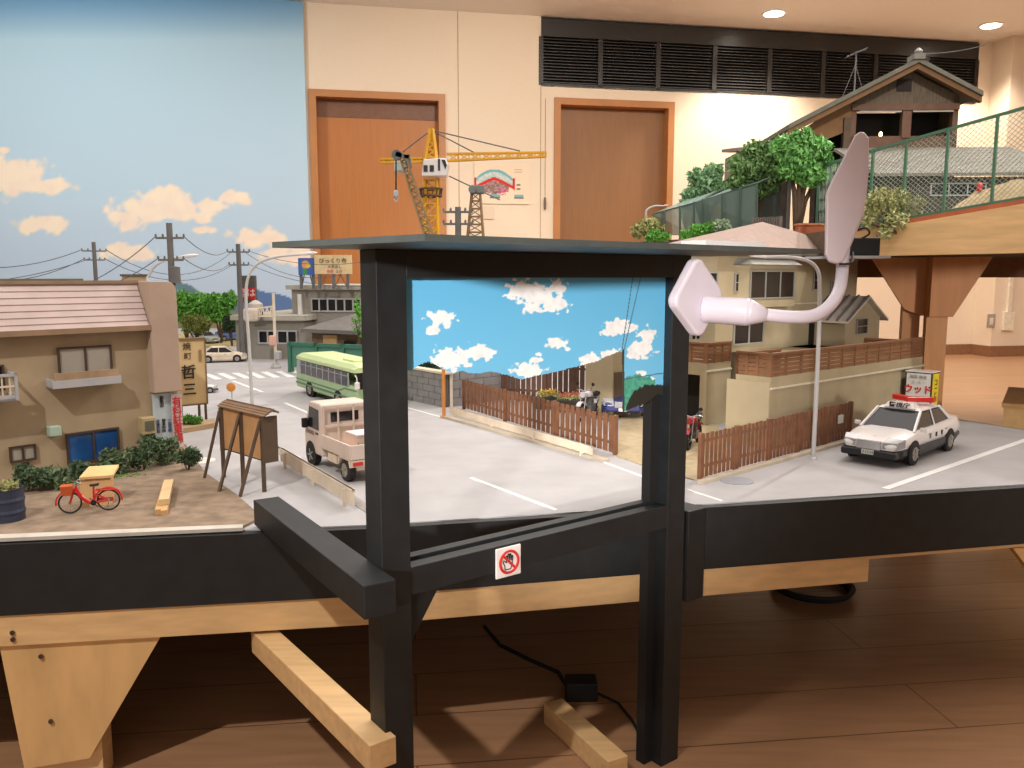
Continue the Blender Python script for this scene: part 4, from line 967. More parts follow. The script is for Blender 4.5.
# white sports car at the crossing
def faraway(pxa, pya, pxb, pyb, s, body, label, H=1.3, lower=None, name='car', L=4.4):
    a = G(pxa, pya); b = G(pxb, pyb); d_ = (b-a); an = math.atan2(d_.y, d_.x); L_ = d_.length
    return sedan((a+b)/2, an, L_/L, body, lower or body, label, L=L, W=1.7, H=H, name=name)
faraway(197, 362.5, 247, 361, 1, CRM, 'cream white low coupe crossing the far junction', H=1.45)
sedan(G(205, 343), R(-40), .046, M('silver_car', (170, 172, 170), .3, coat=.3), M('silver_car', 0), 'small silver car parked under the green trees', H=1.4)
sedan(G(228.5, 340.5), R(-120), .05, BLUE, BLUE, 'blue car parked at the right end of the tree row', H=1.45)
a = G(203, 394); sedan(a+Vector((-.03, .02, 0)), R(30), .028, M('kei_pale', (206, 210, 206), .4), CGRY, 'pale car partly hidden behind the restaurant signboard', H=1.4)
# navy car inside the frame
a = G(634, 421); sedan(a+Vector((.0, .17, 0)), R(-100), .065, NAVY, NAVY, 'navy blue car parked beside the tan gate pillar', H=1.4, W=1.75)
# ------------------------------------------------------------------ pickup truck
def truck():
    a = G(313.5, 464.5); b = G(347, 481); d_ = (a-b).normalized(); wbm = 2.2; s = (a-b).length/wbm; ang = math.atan2(d_.y, d_.x)
    L, W, H = 3.3, 1.3, 1.74; h = W/2; nr = Vector((-d_.y, d_.x, 0)); nr = nr if nr.x < 0 else -nr    # left side is the camera side
    c_ = b+d_*(wbm/2)*s - nr*(h-.06)*s
    e = thing('pickup_truck', 'cream kei pickup truck with crates in its bed, seen from behind', 'truck', c_, ang)
    fx, rx_ = wbm/2, -wbm/2; f = fx+.42; bk_ = rx_-.42; cb = f-1.2
    # cab
    prof = [(cb, .35), (cb, 1.7), (cb+.1, H), (cb+.75, H), (f-.32, H-.1), (f-.06, 1.12), (f, .9), (f, .35)]
    m = MB(); m.prismy(prof, -h, h); m.build('cab', PINKT, e, scale=s, bevel=.05*s, seg=3)
    for sy in (-1, 1):
        m = MB(); m.prismy([(cb+.18, 1.02), (cb+.16, 1.56), (cb+.78, 1.6), (f-.26, 1.04)], sy*h-.012, sy*h+.012); m.build('side_window', DGLASS, e, scale=s)
        MB().box(f-.3, f-.18, sy*h+(.0 if sy > 0 else -.16), sy*h+(.16 if sy > 0 else 0), 1.0, 1.26).build('side_mirror', BLKP, e, scale=s, bevel=.03*s)
        MB().box(cb+.22, cb+.4, sy*h-.02, sy*h+.02, .9, .95).build('door_handle', DGLASS, e, scale=s)
    text('赤帽運送', .13*s, e, ((cb+.75)*s, (h+.008)*s, .9*s), (R(90), 0, R(180)), M('ink_faded', (150, 130, 124), .8))
    # rear cab window with guard
    MB().box(cb-.012, cb, -h*.6, h*.6, 1.25, 1.5).build('rear_window', DGLASS, e, scale=s)
    m = MB()
    for y in (-h*.94, -h*.33, h*.33, h*.94): m.box(cb-.1, cb-.06, y-.02, y+.02, .75, 1.68)
    m.box(cb-.1, cb-.06, -h*.96, h*.96, 1.13, 1.19).box(cb-.1, cb-.06, -h*.96, h*.96, 1.64, 1.7); m.build('cab_guard', PINKT, e, scale=s)
    MB().box(bk_+.03, cb-.02, -h, h, .58, .66).build('bed_floor', CRM, e, scale=s)
    m = MB()
    for sy in (-1, 1): m.box(bk_, cb-.02, sy*h-.025, sy*h+.025, .6, .96)
    m.box(bk_-.025, bk_+.025, -h, h, .6, .96); 
    m.build('bed_sides', PINKT, e, scale=s, bevel=.01*s)
    MB().box(bk_+.1, f-.4, -h*.7, h*.7, .3, .58).box(bk_-.02, bk_+.04, -h*.98, h*.98, .42, .58).build('chassis', CRM, e, scale=s)
    for sy in (-1, 1):
        MB().box(bk_-.05, bk_-.015, sy*h*.75-.13, sy*h*.75+.13, .45, .54).build('tail_light', RED, e, scale=s)
        for x_ in (fx, rx_): wheel(e, (x_, sy*(h-.1), .28), .28, .2, s); 
        MB().lathe([(.001, -.03), (.34, -.03), (.34, .03), (.001, .03)], (fx, sy*(h-.02), .32), 24, 'y').build('wheel_arch', BLKP, e, scale=s)
        MB().box(rx_+.45, rx_+1.0, sy*h-.05, sy*h+.01, .35, .55).build('side_guard', CRM, e, scale=s)
    # mudguard over rear wheels
    for sy in (-1, 1): MB().prismy([(rx_-.36, .4), (rx_-.3, .6), (rx_+.3, .6), (rx_+.36, .4), (rx_+.32, .4), (rx_+.26, .56), (rx_-.26, .56), (rx_-.32, .4)], sy*h-.15, sy*h+.01).build('mudguard', CRM, e, scale=s)
    def L2W(x, y, z): return c_+d_*x*s+Vector((-d_.y, d_.x, 0))*y*s+Vector((0,0,z*s))
    bx = thing('cargo_box', 'pale pink box in the truck bed', 'box', L2W(bk_+.75, -.12, .66), ang)
    MB().box(-.35, .35, -.42, .42, 0, .42).build('carton', M('carton_pink', (222, 190, 176), .8), bx, scale=s, bevel=.02*s)
    MB().box(-.36, .36, -.43, .43, .42, .46).build('carton_lid', M('carton_lid', (230, 212, 214), .8), bx, scale=s)
    tr = thing('vegetable_tray', 'shallow tray of green vegetables in the truck bed', 'tray', L2W(bk_+.27, .2, .66), ang)
    MB().box(-.2, .2, -.3, .3, 0, .12).build('tray_body', CRATE, tr, scale=s)
    foliage('greens', [((0, 0, .15*s), (.17*s, .27*s, .07*s))], 70, .006, LEAF4, tr, 8)
truck()
# ------------------------------------------------------------------ bus
def bus():
    a = G(311.5, 396.5); vv = (G(-29, 277.5)-a); an = R(-56.8)
    d_ = Vector((math.cos(an), math.sin(an), 0)); b = isect(a, d_, Vector((0,0,0)), Vector((ray(340, 404).x, ray(340, 404).y, 0)))
    wbm = 4.4; s = (b-a).length/wbm; L, W, H = 9.2, 2.4, 3.0; h = W/2
    nr = Vector((d_.y, -d_.x, 0))    # right-hand side of heading
    cam_side = 1 if nr.x < 0 else -1
    c_ = (a+b)/2 - nr*cam_side*(h-.1)*s
    e = thing('bus', 'pale green and dark striped model bus on the street behind the truck', 'bus', c_, an); e.scale = (1, 1, .8)
    f, bk_ = L/2+.1, -L/2+.1
    prof = [(bk_, .45), (bk_-.02, 2.0), (bk_+.2, H-.25), (bk_+.6, H-.02), (f-.7, H-.02), (f-.35, H-.25), (f, 1.6), (f+.02, .45)]
    MB().prismy([(x, z) for x, z in prof if z < 2.7]+[], -h, h).build('body', BUSG, e, scale=s, bevel=.12*s, seg=3)
    m = MB(); m.loft([[(x, -h*.97, 2.5), (x, -h*.97, 2.72), (x, -h*.8, H-.04+k), (x, h*.8, H-.04+k), (x, h*.97, 2.72), (x, h*.97, 2.5)] for x, k in ((bk_+.05, -.1), (bk_+.5, .04), (f-.8, .04), (f-.25, -.12))]); m.box(f-3.2, f-1.6, -h*.5, h*.5, H, H+.12); m.build('roof', BUSR, e, scale=s)
    for sy in (-1, 1):
        n_ = 8
        m = MB()
        m.box(bk_+.9, f-1.0, sy*h-.02, sy*h+.02, 1.55, 2.45); o = m.build('side_windows', M('bus_glass', (58, 56, 66), .15), e, scale=s)
        m = MB()
        for k in range(n_+1):
            x_ = bk_+.9+(f-1.9-bk_)*k/n_; m.box(x_-.04, x_+.04, sy*h-.03, sy*h+.03, 1.55, 2.45)
        m.box(bk_+.9, f-1.0, sy*h-.03, sy*h+.03, 2.2, 2.24); m.build('window_bars', GREYP, o, scale=s)
        m = MB(); m.box(bk_+.02, f, sy*h-.025, sy*h+.025, .75, .87).box(bk_+.02, f-2.5, sy*h-.025, sy*h+.025, 1.05, 1.12)
        m.prismy([(f-2.5, 1.05), (f-1.5, 1.35), (f, 1.35), (f, 1.42), (f-1.5, 1.42), (f-2.5, 1.12)], sy*h-.025, sy*h+.025); m.build('stripe', BUSD, e, scale=s)
        MB().box(bk_+.3, bk_+.72, sy*h-.02, sy*h+.02, 1.5, 2.45).build('rear_side_window', GREYP, e, scale=s)
        for x_ in (wbm/2, -wbm/2):
            MB().lathe([(.001, -.05), (.6, -.05), (.6, .05), (.001, .05)], (x_, sy*(h-.04), .5), 24, 'y').build('wheel_arch', BLKP, e, scale=s)
            wheel(e, (x_, sy*(h-.12), .48), .48, .26, s)
    MB().hexa([(f+.03, -h*.9, 1.5), (f+.03, h*.9, 1.5), (f-.37, h*.86, 2.68), (f-.37, -h*.86, 2.68)], [(f-.03, -h*.9, 1.5), (f-.03, h*.9, 1.5), (f-.43, h*.86, 2.68), (f-.43, -h*.86, 2.68)]).build('windscreen', DGLASS, e, scale=s)
    MB().box(f-.3, f-.2, -h*.4, h*.4, 2.35, 2.65).build('destination_blind', PAPER, e, scale=s)
    MB().box(f-.06, f+.12, -h, h, .4, .7).build('bumper', BUSG, e, scale=s, bevel=.04*s)
    m = MB(); m.tube([(f-.1, -h, 2.4), (f+.35, -h-.1, 2.3), (f+.4, -h-.1, 1.9)], .03, 6).lathe([(.02, -.25), (.13, -.2), (.13, .2), (.02, .25)], (f+.4, -h-.1, 1.8), 10); m.build('mirror', WHT, e, scale=s)
bus()
# ------------------------------------------------------------------ far grey office building
ob = Fr(G(297, 357), -12)
ob = Fr(G(296, 359.5), -8)
e = thing('office_building', 'grey two storey flat roofed model building with dark ribbon windows', 'model building', fr=ob)
xL, xM = ob.px(232, 340)[0], ob.px(304, 340)[0]; zl = ob.px(260, 320)[1]
x2, x3 = ob.px(281, 300)[0], ob.px(372, 300)[0]; zt = ob.px(320, 290)[1]
MB().box(xL+.02, xM, 0, .6, 0, zl).build('front_wing', GREYB, e)
MB().box(xL+.01, xM+.02, -.03, .63, zl, zl+.022).build('wing_roof', M('parapet', (176, 170, 158), .8), e)
MB().box(x2, x3, .12, .9, 0, zt).build('main_block', GREYB, e)
MB().box(x2-.02, x3, .1, .92, zt, zt+.02).build('main_roof', MATS['parapet'], e)
win2(e, ob.rect(258, 330, 298, 344), DGLASS, GREYP, panes=4, fw=.007)
win2(e, ob.rect(311, 298, 362, 312, .12), DGLASS, GREYP, panes=6, fw=.007, y=.118)
r = ob.rect(236, 332, 250, 361); MB().box(r[0]+.02, r[1], -.012, -.001, 0, r[3]).build('entrance', M('entr', (122, 116, 108), .6), e)
r = ob.rect(299, 294, 303.5, 315, .12); MB().box(r[0], r[1], .1, .118, r[2], r[3]).build('wall_sign', PAPER, e)
# billboards on the roof
def billboard(px0, py0, px1, py1, dep, base, face, label, paint=None, texts=()):
    a = V(px0, py1, dep); b = V(px1, py0, dep); w_ = b.x-a.x; h_ = b.z-a.z
    e = thing('billboard', label, 'billboard', (a.x, dep, a.z))
    MB().box(0, w_, .004, .02, 0, h_).build('panel', face, e)
    if paint: panel('picture', w_, h_, 24, 24, paint(w_, h_), e, .7, 'bill_print')
    zb_ = V(px0, base, dep).z-a.z; m = MB()
    n_ = 3 if px1-px0 > 20 else 2
    for k in range(n_):
        x_ = w_*(.12+.76*k/(n_-1)); m.box(x_-.006, x_+.006, .006, .018, zb_, 0); m.bar((x_, .012, zb_), (x_+w_*.2 if k < n_-1 else x_-w_*.2, .012, 0), .004)
    m.build('stand', POLE, e)
    for tx, u, v_, sz, mt in texts: text(tx, sz*h_, e, (u*w_, .001, v_*h_), UP, mt)
    return e
def bp1(w_, h_):
    def f(x, z):
        u, v_ = x/w_, z/h_; c = (74, 106, 172)
        if math.hypot(u-.45, v_-.62) < .24: c = (220, 160, 120)
        if math.hypot(u-.62, v_-.55) < .14: c = (230, 200, 60)
        if abs(u-.4) < .14 and v_ < .4: c = (80, 150, 90)
        return c
    return f
billboard(298.5, 258, 314, 275, 3.7, 289, BLUE, 'small blue picture billboard on the grey roof', bp1)
billboard(314.5, 255, 351, 274, 3.68, 289, M('bill_cream', (222, 196, 150), .8), 'wide cream billboard with dark writing above the grey roof', None,
          (('びっくり市', .5, .68, .3, INK), ('大売出し', .55, .38, .2, M('ink_grey', (110, 100, 92), .8)), ('毎週', .42, .14, .18, M('ink_pink', (214, 80, 130), .8)), ('土日', .66, .14, .18, INKB)))
e = thing('roadside_sign', 'dark and red signboard tower on the front wing roof', 'signboard', V(248, 318, 3.75))
s_ = 3.75/F
MB().box(-8*s_, 8*s_, 0, .03, 15*s_, 42*s_).build('panel', M('sign_dark', (86, 84, 78), .7), e)
MB().box(-8*s_, 8*s_, -.004, 0, 19*s_, 30*s_).build('red_panel', RED, e); text('酒は', 9*s_, e, (0, -.006, 24.5*s_), UP, PAPER)
MB().box(-8*s_, -7*s_, 0, .03, 0, 15*s_).box(7*s_, 8*s_, 0, .03, 0, 15*s_).box(-4*s_, 10*s_, .0, .06, 0, 8*s_).build('stand', POLE, e)
e = thing('roof_tank', 'pale rooftop water tank on a dark base on the front wing', 'tank', V(256, 318, 3.65)); s_ = 3.65/F
MB().lathe([(.001, 7*s_), (7*s_, 7*s_), (7.4*s_, 10*s_), (7*s_, 14*s_), (3*s_, 17*s_), (.001, 18*s_)], (0,0,0), 20).build('tank_body', M('tank', (196, 184, 174), .6), e)
MB().box(-6*s_, 6*s_, -.02, .02, 0, 7*s_).build('tank_base', POLE, e)
# signal gantry
g = G(276, 368); e = thing('traffic_signal', 'cream traffic signal post with lattice arm at the far crossing', 'traffic signal', g); s_ = g.y/F
MB().tube([(0,0,0), (0,0,(368-293)*s_)], .006, 10).build('pole', CRM, e)
m = MB(); z1_, z2_ = 52*s_, 62*s_; x_ = -18*s_
m.bar((0, 0, z2_), (x_, 0, z1_+.03), .006).bar((0, 0, z1_-.0), (x_, 0, z1_), .006)
for k in range(4): m.bar((x_*k/4, 0, z1_), (x_*(k+.5)/4, 0, z2_-(z2_-z1_-.03)*(k+.5)/4), .004); m.bar((x_*(k+.5)/4, 0, z2_-(z2_-z1_-.03)*(k+.5)/4), (x_*(k+1)/4, 0, z1_), .004)
m.build('arm', CRM, e)
MB().box(-30*s_, -15*s_, -.02, .02, z1_-5*s_, z1_+8*s_).build('signal_head', M('sig', (206, 190, 176), .6), e, bevel=.01)
MB().box(-5*s_, 1*s_, -.02, .0, 23*s_, 33*s_).build('pedestrian_signal', M('sigp', (222, 170, 150), .6), e, bevel=.004)
MB().box(0, 5*s_, -.02, .02, 9*s_, 17*s_).lathe([(.02, 0), (.02, .006), (.012, .02)], (0,0,0), 12).build('control_box', GREYP, e, bevel=.003)
# teal fence and dark roofed shed
sh = Fr(G(313, 366), -20)
e = thing('timber_shed', 'grey roofed brown shed right of the grey office building', 'model building', fr=sh)
x1 = sh.px(380, 345)[0]; zz = sh.px(330, 331)[1]; 
MB().box(0, x1, .0, .4, 0, zz).build('wall', M('shed_brown', (120, 96, 76), .85, var=.2), e)
MB().hexa([(-.02, -.05, zz-.005), (x1+.05, -.05, zz-.01), (x1+.05, .42, zz+.075), (.1, .42, zz+.075)], [(-.02, -.05, zz+.01), (x1+.05, -.05, zz+.005), (x1+.05, .42, zz+.09), (.1, .42, zz+.09)]).build('roof', M('shed_roof', (112, 108, 104), .7), e)
r = sh.rect(324, 335, 338, 348); MB().box(r[0], r[1], -.008, 0, r[2], r[3]).build('panel', CRATE, e)
r = sh.rect(345, 341, 357, 360); MB().box(r[0], r[1], -.01, 0, 0, r[3]).build('doorway', DGLASS, e)
a = G(291, 372); b = G(372, 377); tf = Fr(a, math.degrees(math.atan2(b.y-a.y, b.x-a.x))); Lf = (b-a).length
e = thing('teal_fence', 'teal metal fence panel behind the green bus', 'fence', fr=tf)
zt = tf.px(292, 342)[1]
MB().box(0, Lf, 0, .004, .02, zt-.008).build('fence_mesh', M('teal_panel', (78, 130, 112), .6, var=.05), e)
MB().box(0, Lf, -.008, .01, zt-.014, zt).build('top_rail', TEAL, e)
for k in range(4): x_ = Lf*k/3; MB().box(x_-.008, x_+.008, -.008, .01, 0, zt).build('post', TEAL, e)
ftree(362, 3.2, 288, 335, 20, LEAF2, 'green leaves beside the left frame post above the shed', 31, n=260, ls=.009)
# ================================================================== SCENE BEHIND THE SKY CUTOUT
def pickets(a, b, h, label, name='picket_fence', mat=BRW, n=30, th=.003, gap=.25, postn=4, rails=(.25, .8), cat='fence', bowl=0):
    a = Vector(a); b = Vector(b); f = Fr(a, math.degrees(math.atan2(b.y-a.y, b.x-a.x))); L = (b-a).length
    e = thing(name, label, cat, fr=f); m = MB(); p = L/n
    for k in range(n): m.box(k*p, k*p+p*(1-gap), 0, th, .004, h*(1+.01*((k*7) % 3-1)))
    for r_ in rails: m.box(0, L, th, th*2, h*r_, h*r_+.006)
    m.build('slats', mat, e)
    for k in range(postn): x_ = L*k/(postn-1); MB().box(x_-.004, x_+.004, -.002, th*2+.002, 0, h*1.02).build('post', mat, e)
    return e
a = G(463.5, 409); b = G(614.5, 455); hf = ZH(416, b.y)-TB
pickets(a, b, hf, 'brown picket fence inside the frame, along the cream guard rail', n=34, gap=.3, th=.0018)
a = G(700.8, 480); b = G(850, 439); hf2 = ZH(434, a.y)-TB
pickets(a, b, hf2, 'brown picket fence to the right of the viewing frame', n=42, gap=.32, postn=6, th=.0018)
x_ = Vector((a.x, a.y, 0)).lerp(b, .93); fpa = Fr(a, math.degrees(math.atan2(b.y-a.y, b.x-a.x)))
r = fpa.rect(838, 415, 842, 423, -.003); e = thing('fence_notice', 'tiny white notice on the right picket fence', 'notice', fpa.w(0, -.006, 0), fpa.a)
MB().box(r[0], r[1], 0, .003, r[2], r[3]).build('plate', PAPER, e)
a = G(466, 398); b = G(602, 408); pickets(a, b, .13, 'tall dark brown board fence behind the flower planters', name='board_fence', mat=BRW2, n=26, gap=.22, postn=6)
a = G(402, 398.5); b = G(443, 407.5); bwf = Fr(a, math.degrees(math.atan2(b.y-a.y, b.x-a.x))); L = (b-a).length; hz = bwf.px(443, 374)[1]
BLK_M = M('block_wall_grey', (140, 136, 136), .9, var=.15, scale=30)
e = thing('block_wall', 'grey concrete block wall with pale coping at the left inside the frame', 'wall', fr=bwf); e['kind'] = 'thing'
m = MB(); rows = 5; bh = hz/rows
for j in range(rows):
    x_ = -(j % 2)*.03
    while x_ < L: m.box(max(x_, 0)+.0006, min(x_+.058, L)-.0006, 0, .02, j*bh+.0006, (j+1)*bh-.0006) if min(x_+.058, L)-max(x_, 0) > .004 else None; x_ += .06
m.build('blocks', BLK_M, e); MB().box(0, L, .003, .017, 0, hz-.001).build('mortar', M('mortar', (110, 106, 104), .9), e)
MB().box(0, L+.02, -.004, .024, hz, hz+.006).build('coping', CRM, e)
a2_ = G(452, 407); b2_ = G(520, 398); bw2 = Fr(a2_, math.degrees(math.atan2(b2_.y-a2_.y, b2_.x-a2_.x))); L = (b2_-a2_).length
e = thing('block_wall', 'grey concrete block wall behind the board fence', 'wall', fr=bw2); e['kind'] = 'thing'
m = MB(); hz = .125; bh = hz/rows
for j in range(rows):
    x_ = -(j % 2)*.03
    while x_ < L: m.box(max(x_, 0)+.0006, min(x_+.058, L)-.0006, 0, .02, j*bh+.0006, (j+1)*bh-.0006) if min(x_+.058, L)-max(x_, 0) > .004 else None; x_ += .06
m.build('blocks', BLK_M, e); MB().box(0, L, .003, .017, 0, hz-.001).build('mortar', MATS['mortar'], e)
e = thing('orange_pole', 'thin orange pole standing at the end of the block wall', 'pole', G(444, 418)); hz = ZH(362, G(444, 418).y)-TB
MB().tube([(0,0,0), (0,0,hz)], .0045, 10).build('pole', ORG, e); MB().lathe([(.007, 0), (.007, .004), (.0045, .006)], (0,0,0), 12).build('base_flange', ORG, e)
e = thing('white_gate_post', 'white post right of the orange pole', 'post', G(451.5, 407)); MB().box(-.004, .004, -.004, .004, 0, .12).build('post', CRM, e); MB().box(-.005, .005, -.005, .005, .12, .124).build('cap', CRM, e)
ftree(424, 2.9, 350, 400, 70, LEAF3, 'dark hedge showing above the block wall', 41, n=900, ls=.01, name='hedge', nb=14, trunk=.003)
# gate pillar
gp = Fr(G(612, 418), 40)
e = thing('gate_pillar', 'tan rendered gate pillar with dark recess beside the motorcycle', 'pillar', fr=gp); e['kind'] = 'thing'
yy = .05
MB().box(0, .07, .0, .10, 0, .2).build('pillar', HBE2, e)
r = gp.rect(613.5, 372, 624, 418); MB().box(.004, .06, -.003, 0, .0, r[3]).build('recess_panel', M('recess', (92, 74, 56), .8), e)
# planters
for k, (px_, py_, mt, lb_) in enumerate(((548, 409, M('petals_yellow', (206, 164, 60), .7), 'dark trough of yellow and pink flowers behind the picket fence, the left one'), (569, 412, M('petals_pink', (206, 110, 90), .7), 'trough of pink flowers behind the picket fence, nearer the motorcycle'))):
    e = thing('flower_trough', lb_, 'planter', G(px_, py_), R(10)); e.location.z = TB+.0
    MB().hexa([(-.032, -.01, 0), (.032, -.01, 0), (.032, .01, 0), (-.032, .01, 0)], [(-.036, -.013, .035), (.036, -.013, .035), (.036, .013, .035), (-.036, .013, .035)]).build('trough', M('trough_dark', (64, 58, 52), .7), e)
    foliage('leaves', [((0, 0, .042), (.034, .014, .01))], 160, .005, LEAF4, e, k); foliage('flowers', [((0, 0, .048), (.032, .013, .008))], 110, .005, mt, e, k+4)
# motorcycles
def moto(loc, rotz, s, mat, label):
    e = thing('motorcycle', label, 'motorcycle', loc, rotz); r = .31
    for x_ in (-.68, .72):
        t = MB().torus((x_, 0, r), r-.05, .055, 'y', 28, 8).build('wheel', RUB, e, scale=s)
        m = MB().lathe([(.05, -.06), (.05, .06)], (x_, 0, r), 12, 'y').lathe([(.001, -.035), (.13, -.035), (.13, -.028), (.001, -.028)], (x_, 0, r), 16, 'y')
        for k in range(10): m.bar((x_, 0, r), (x_+math.cos(k*R(36))*.25, 0, r+math.sin(k*R(36))*.25), .012)
        m.build('spokes', CHR, t, scale=s)
    MB().tube([(.72, -.09, r), (.5, -.09, .95)], .028, 8).tube([(.72, .09, r), (.5, .09, .95)], .028, 8).build('fork', CHR, e, scale=s)
    MB().tube([(.5, 0, .85), (.1, 0, .75), (-.2, 0, .7), (-.68, 0, .62)], .035, 8).tube([(.45, 0, .8), (.3, 0, .3), (-.2, 0, .28), (-.68, 0, .31)], .035, 8).tube([(-.2, 0, .7), (-.25, 0, .3)], .035, 8).build('frame', M('moto_frame', (70, 66, 66), .4), e, scale=s)
    MB().loft([[(x_, y*w_, z+hh_*c_) for y, c_ in ((-1,0),(-.8,.8),(0,1),(.8,.8),(1,0),(.6,-.6),(-.6,-.6))] for x_, w_, z, hh_ in ((.42,.06,.86,.06),(.3,.15,.86,.13),(.08,.15,.84,.13),(-.12,.07,.78,.06))]).build('fuel_tank', mat, e, scale=s, smooth=True)
    MB().loft([[(x_, y*w_, z+.06*c_) for y, c_ in ((-1,0),(-.7,1),(.7,1),(1,0),(.8,-.6),(-.8,-.6))] for x_, w_, z in ((-.1,.08,.8),(-.3,.14,.78),(-.6,.13,.82),(-.82,.08,.9))]).build('seat', BLKP, e, scale=s)
    m = MB(); m.box(-.2, .25, -.14, .14, .28, .5)
    for k in range(5): m.lathe([(.001, 0), (.13, 0), (.13, .025), (.001, .025)], (.08, 0, .52+.045*k), 14)
    m.build('engine', M('engine', (130, 126, 124), .4, metal=.5), e, scale=s, bevel=.02*s)
    m = MB()
    for x_, a0, a1 in ((.72, 40, 150), (-.68, 30, 150)):
        P = [(x_+math.cos(R(t))*(r+.05), 0, r+math.sin(R(t))*(r+.05)) for t in range(a0, a1, 12)]
        for p, q_ in zip(P, P[1:]): m.bar(p, q_, .16, .02)
    m.build('mudguards', mat, e, scale=s)
    MB().lathe([(.02, -.08), (.09, -.06), (.11, .04), (.1, .06)], (.6, 0, .9), 16, 'x').build('headlight', mat, e, scale=s)
    MB().tube([(.35, -.34, 1.02), (.46, -.2, 1.06), (.48, 0, 1.0), (.46, .2, 1.06), (.35, .34, 1.02)], .018, 8).build('handlebar', CHR, e, scale=s)
    MB().tube([(.1, -.16, .35), (-.1, -.18, .2), (-.9, -.2, .3)], [.03, .035, .05], 10).build('exhaust', CHR, e, scale=s)
    for sy in (-1, 1): MB().tube([(.45, sy*.2, 1.05), (.42, sy*.28, 1.22)], .01, 6).lathe([(.01, -.012), (.06, -.008), (.06, .008), (.01, .012)], (.42, sy*.29, 1.25), 12, 'x').build('mirror', BLKP, e, scale=s)
    return e
moto(G(590, 418)+Vector((0, .0, 0)), R(-120), .075, M('moto_silver', (206, 200, 204), .3, metal=.2), 'silver white motorcycle parked against the tan gate pillar')
moto(G(690, 452)+Vector((.02, .06, 0)), R(-115), .07, M('moto_red', (172, 30, 40), .3, coat=.3), 'red motorcycle parked in the driveway beside the right frame post')
# ================================================================== RETAINING WALL, TERRACE, HOUSE
rw = Fr(G(768, 449), 40.3)
xe = rw.px(920, 400)[0]; zc = rw.px(768, 378)[1]; yl = .0
# length of the left face: down to px 735
P735 = isect(rw.P, rw.v, Vector((0,0,0)), Vector((ray(735, 400).x, ray(735, 400).y, 0))); Ll = (P735-rw.P).length
e = thing('retaining_wall', 'long tan retaining wall block with white ledge line on the right', 'wall', fr=rw); e['kind'] = 'thing'
Q7 = isect(rw.P+rw.v*.75, rw.u, Vector((0,0,0)), Vector((ray(742, 400).x, ray(742, 400).y, 0)))-rw.P
MB().prism([(0, 0), (xe, 0), (xe, .75), (max(Q7.dot(rw.u), 0), .75), (0, Ll)], 0, zc).build('wall_block', HBE2, e)
MB().box(-.001, xe+.004, -.004, 0, zc-.026, zc-.0225).build('ledge', M('ledge_white', (206, 196, 176), .7), e)
MB().box(-.004, 0, .0, Ll+.02, 0, zc-.012).build('side_plinth', HBEIGE, e)
def railing(x0, y0, x1, y1, z, h, parent, n=6, name='rail'):
    a = Vector((x0, y0, z)); b = Vector((x1, y1, z)); L = (b-a).length
    m = MB()
    for k in range(5): zz_ = z+h*(.1+.19*k); m.bar(a+Vector((0,0,zz_-z)), b+Vector((0,0,zz_-z)), .003, h*.165)
    m.bar(a+Vector((0,0,h)), b+Vector((0,0,h)), .011, .005)
    m.build('rail_boards', RAILW, parent)
    for k in range(n+1):
        p = a.lerp(b, k/n); MB().box(p.x-.003, p.x+.003, p.y-.003, p.y+.003, z, z+h).build('rail_post', RAILW, parent)
rl = thing('terrace_railing', 'brown slatted railing around the long terrace above the tan wall', 'railing', fr=rw)
hr = rw.px(768, 355)[1]-zc
railing(.004, .004, xe-.004, .004, zc, hr, rl, 12); railing(.004, .01, .004, Ll, zc, hr, rl, 3); railing(.004, Ll, .17, Ll, zc, hr*.9, rl, 3); railing(xe-.004, .01, xe-.004, .16, zc, hr*.8, rl, 3)
# left block with garage
c7 = G(707, 364, TB+zc); c7.z = TB; lw = Fr(c7, 40.3)
e = thing('garage_block', 'tan garage block with dark opening left of the long retaining wall', 'wall', fr=lw); e['kind'] = 'thing'
xg = lw.px(745, 400)[0]
Pn = isect(lw.P, lw.v, Vector((0,0,0)), Vector((ray(650, 400).x, ray(650, 400).y, 0))); Lg = (Pn-lw.P).length
Lg = min(Lg, .24)
MB().box(0, .1, 0, .02, 0, zc).box(0, .1, .02, Lg, zc-.03, zc).box(0, .1, Lg-.02, Lg+.02, 0, zc).build('walls', HBE2, e)
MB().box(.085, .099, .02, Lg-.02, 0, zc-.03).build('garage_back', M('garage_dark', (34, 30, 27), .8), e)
MB().box(-.001, .1, -.004, 0, zc-.02, zc-.016).build('ledge', MATS['ledge_white'], e)
e = thing('garage_railing', 'brown slatted railing on top of the garage block', 'railing', fr=lw)
railing(.004, .004, .1, .004, zc, hr, e, 3); railing(.004, .01, .004, Lg, zc, hr, e, 4)
# stored dark things in the garage: a parked black car nose
# main house
zt_ = TB+zc; hs = G(700, 350, zt_); hs.z = zt_
hf_ = Fr(G(745, 351, zt_), 40.3); hs = hf_
e = thing('tan_house', 'large tan two storey model house with brown hipped roof and bay window', 'model building', fr=hs)
xa = hs.px(716, 300)[0]; xb = hs.px(856, 300)[0]; zt = hs.px(770, 251)[1]; DH = .24
MB().box(xa, xb, 0, DH, 0, zt).build('wall', HBEIGE, e)
ov = .035; xm0, xm1 = xa+.3, xb-.3; pk = ZH(222, hs.w((xa+xb)/2, DH/2, 0).y)-zt_
xr0 = xr1 = (xa+xb)/2
m = MB()
B4 = [(xa-ov, -ov, zt), (xb+ov, -ov, zt), (xb+ov, DH+ov, zt), (xa-ov, DH+ov, zt)]
v4 = [m.bm.verts.new(p) for p in B4]; r2 = [m.bm.verts.new((xr0, DH/2, pk)), m.bm.verts.new((xr1+.01, DH/2, pk))]
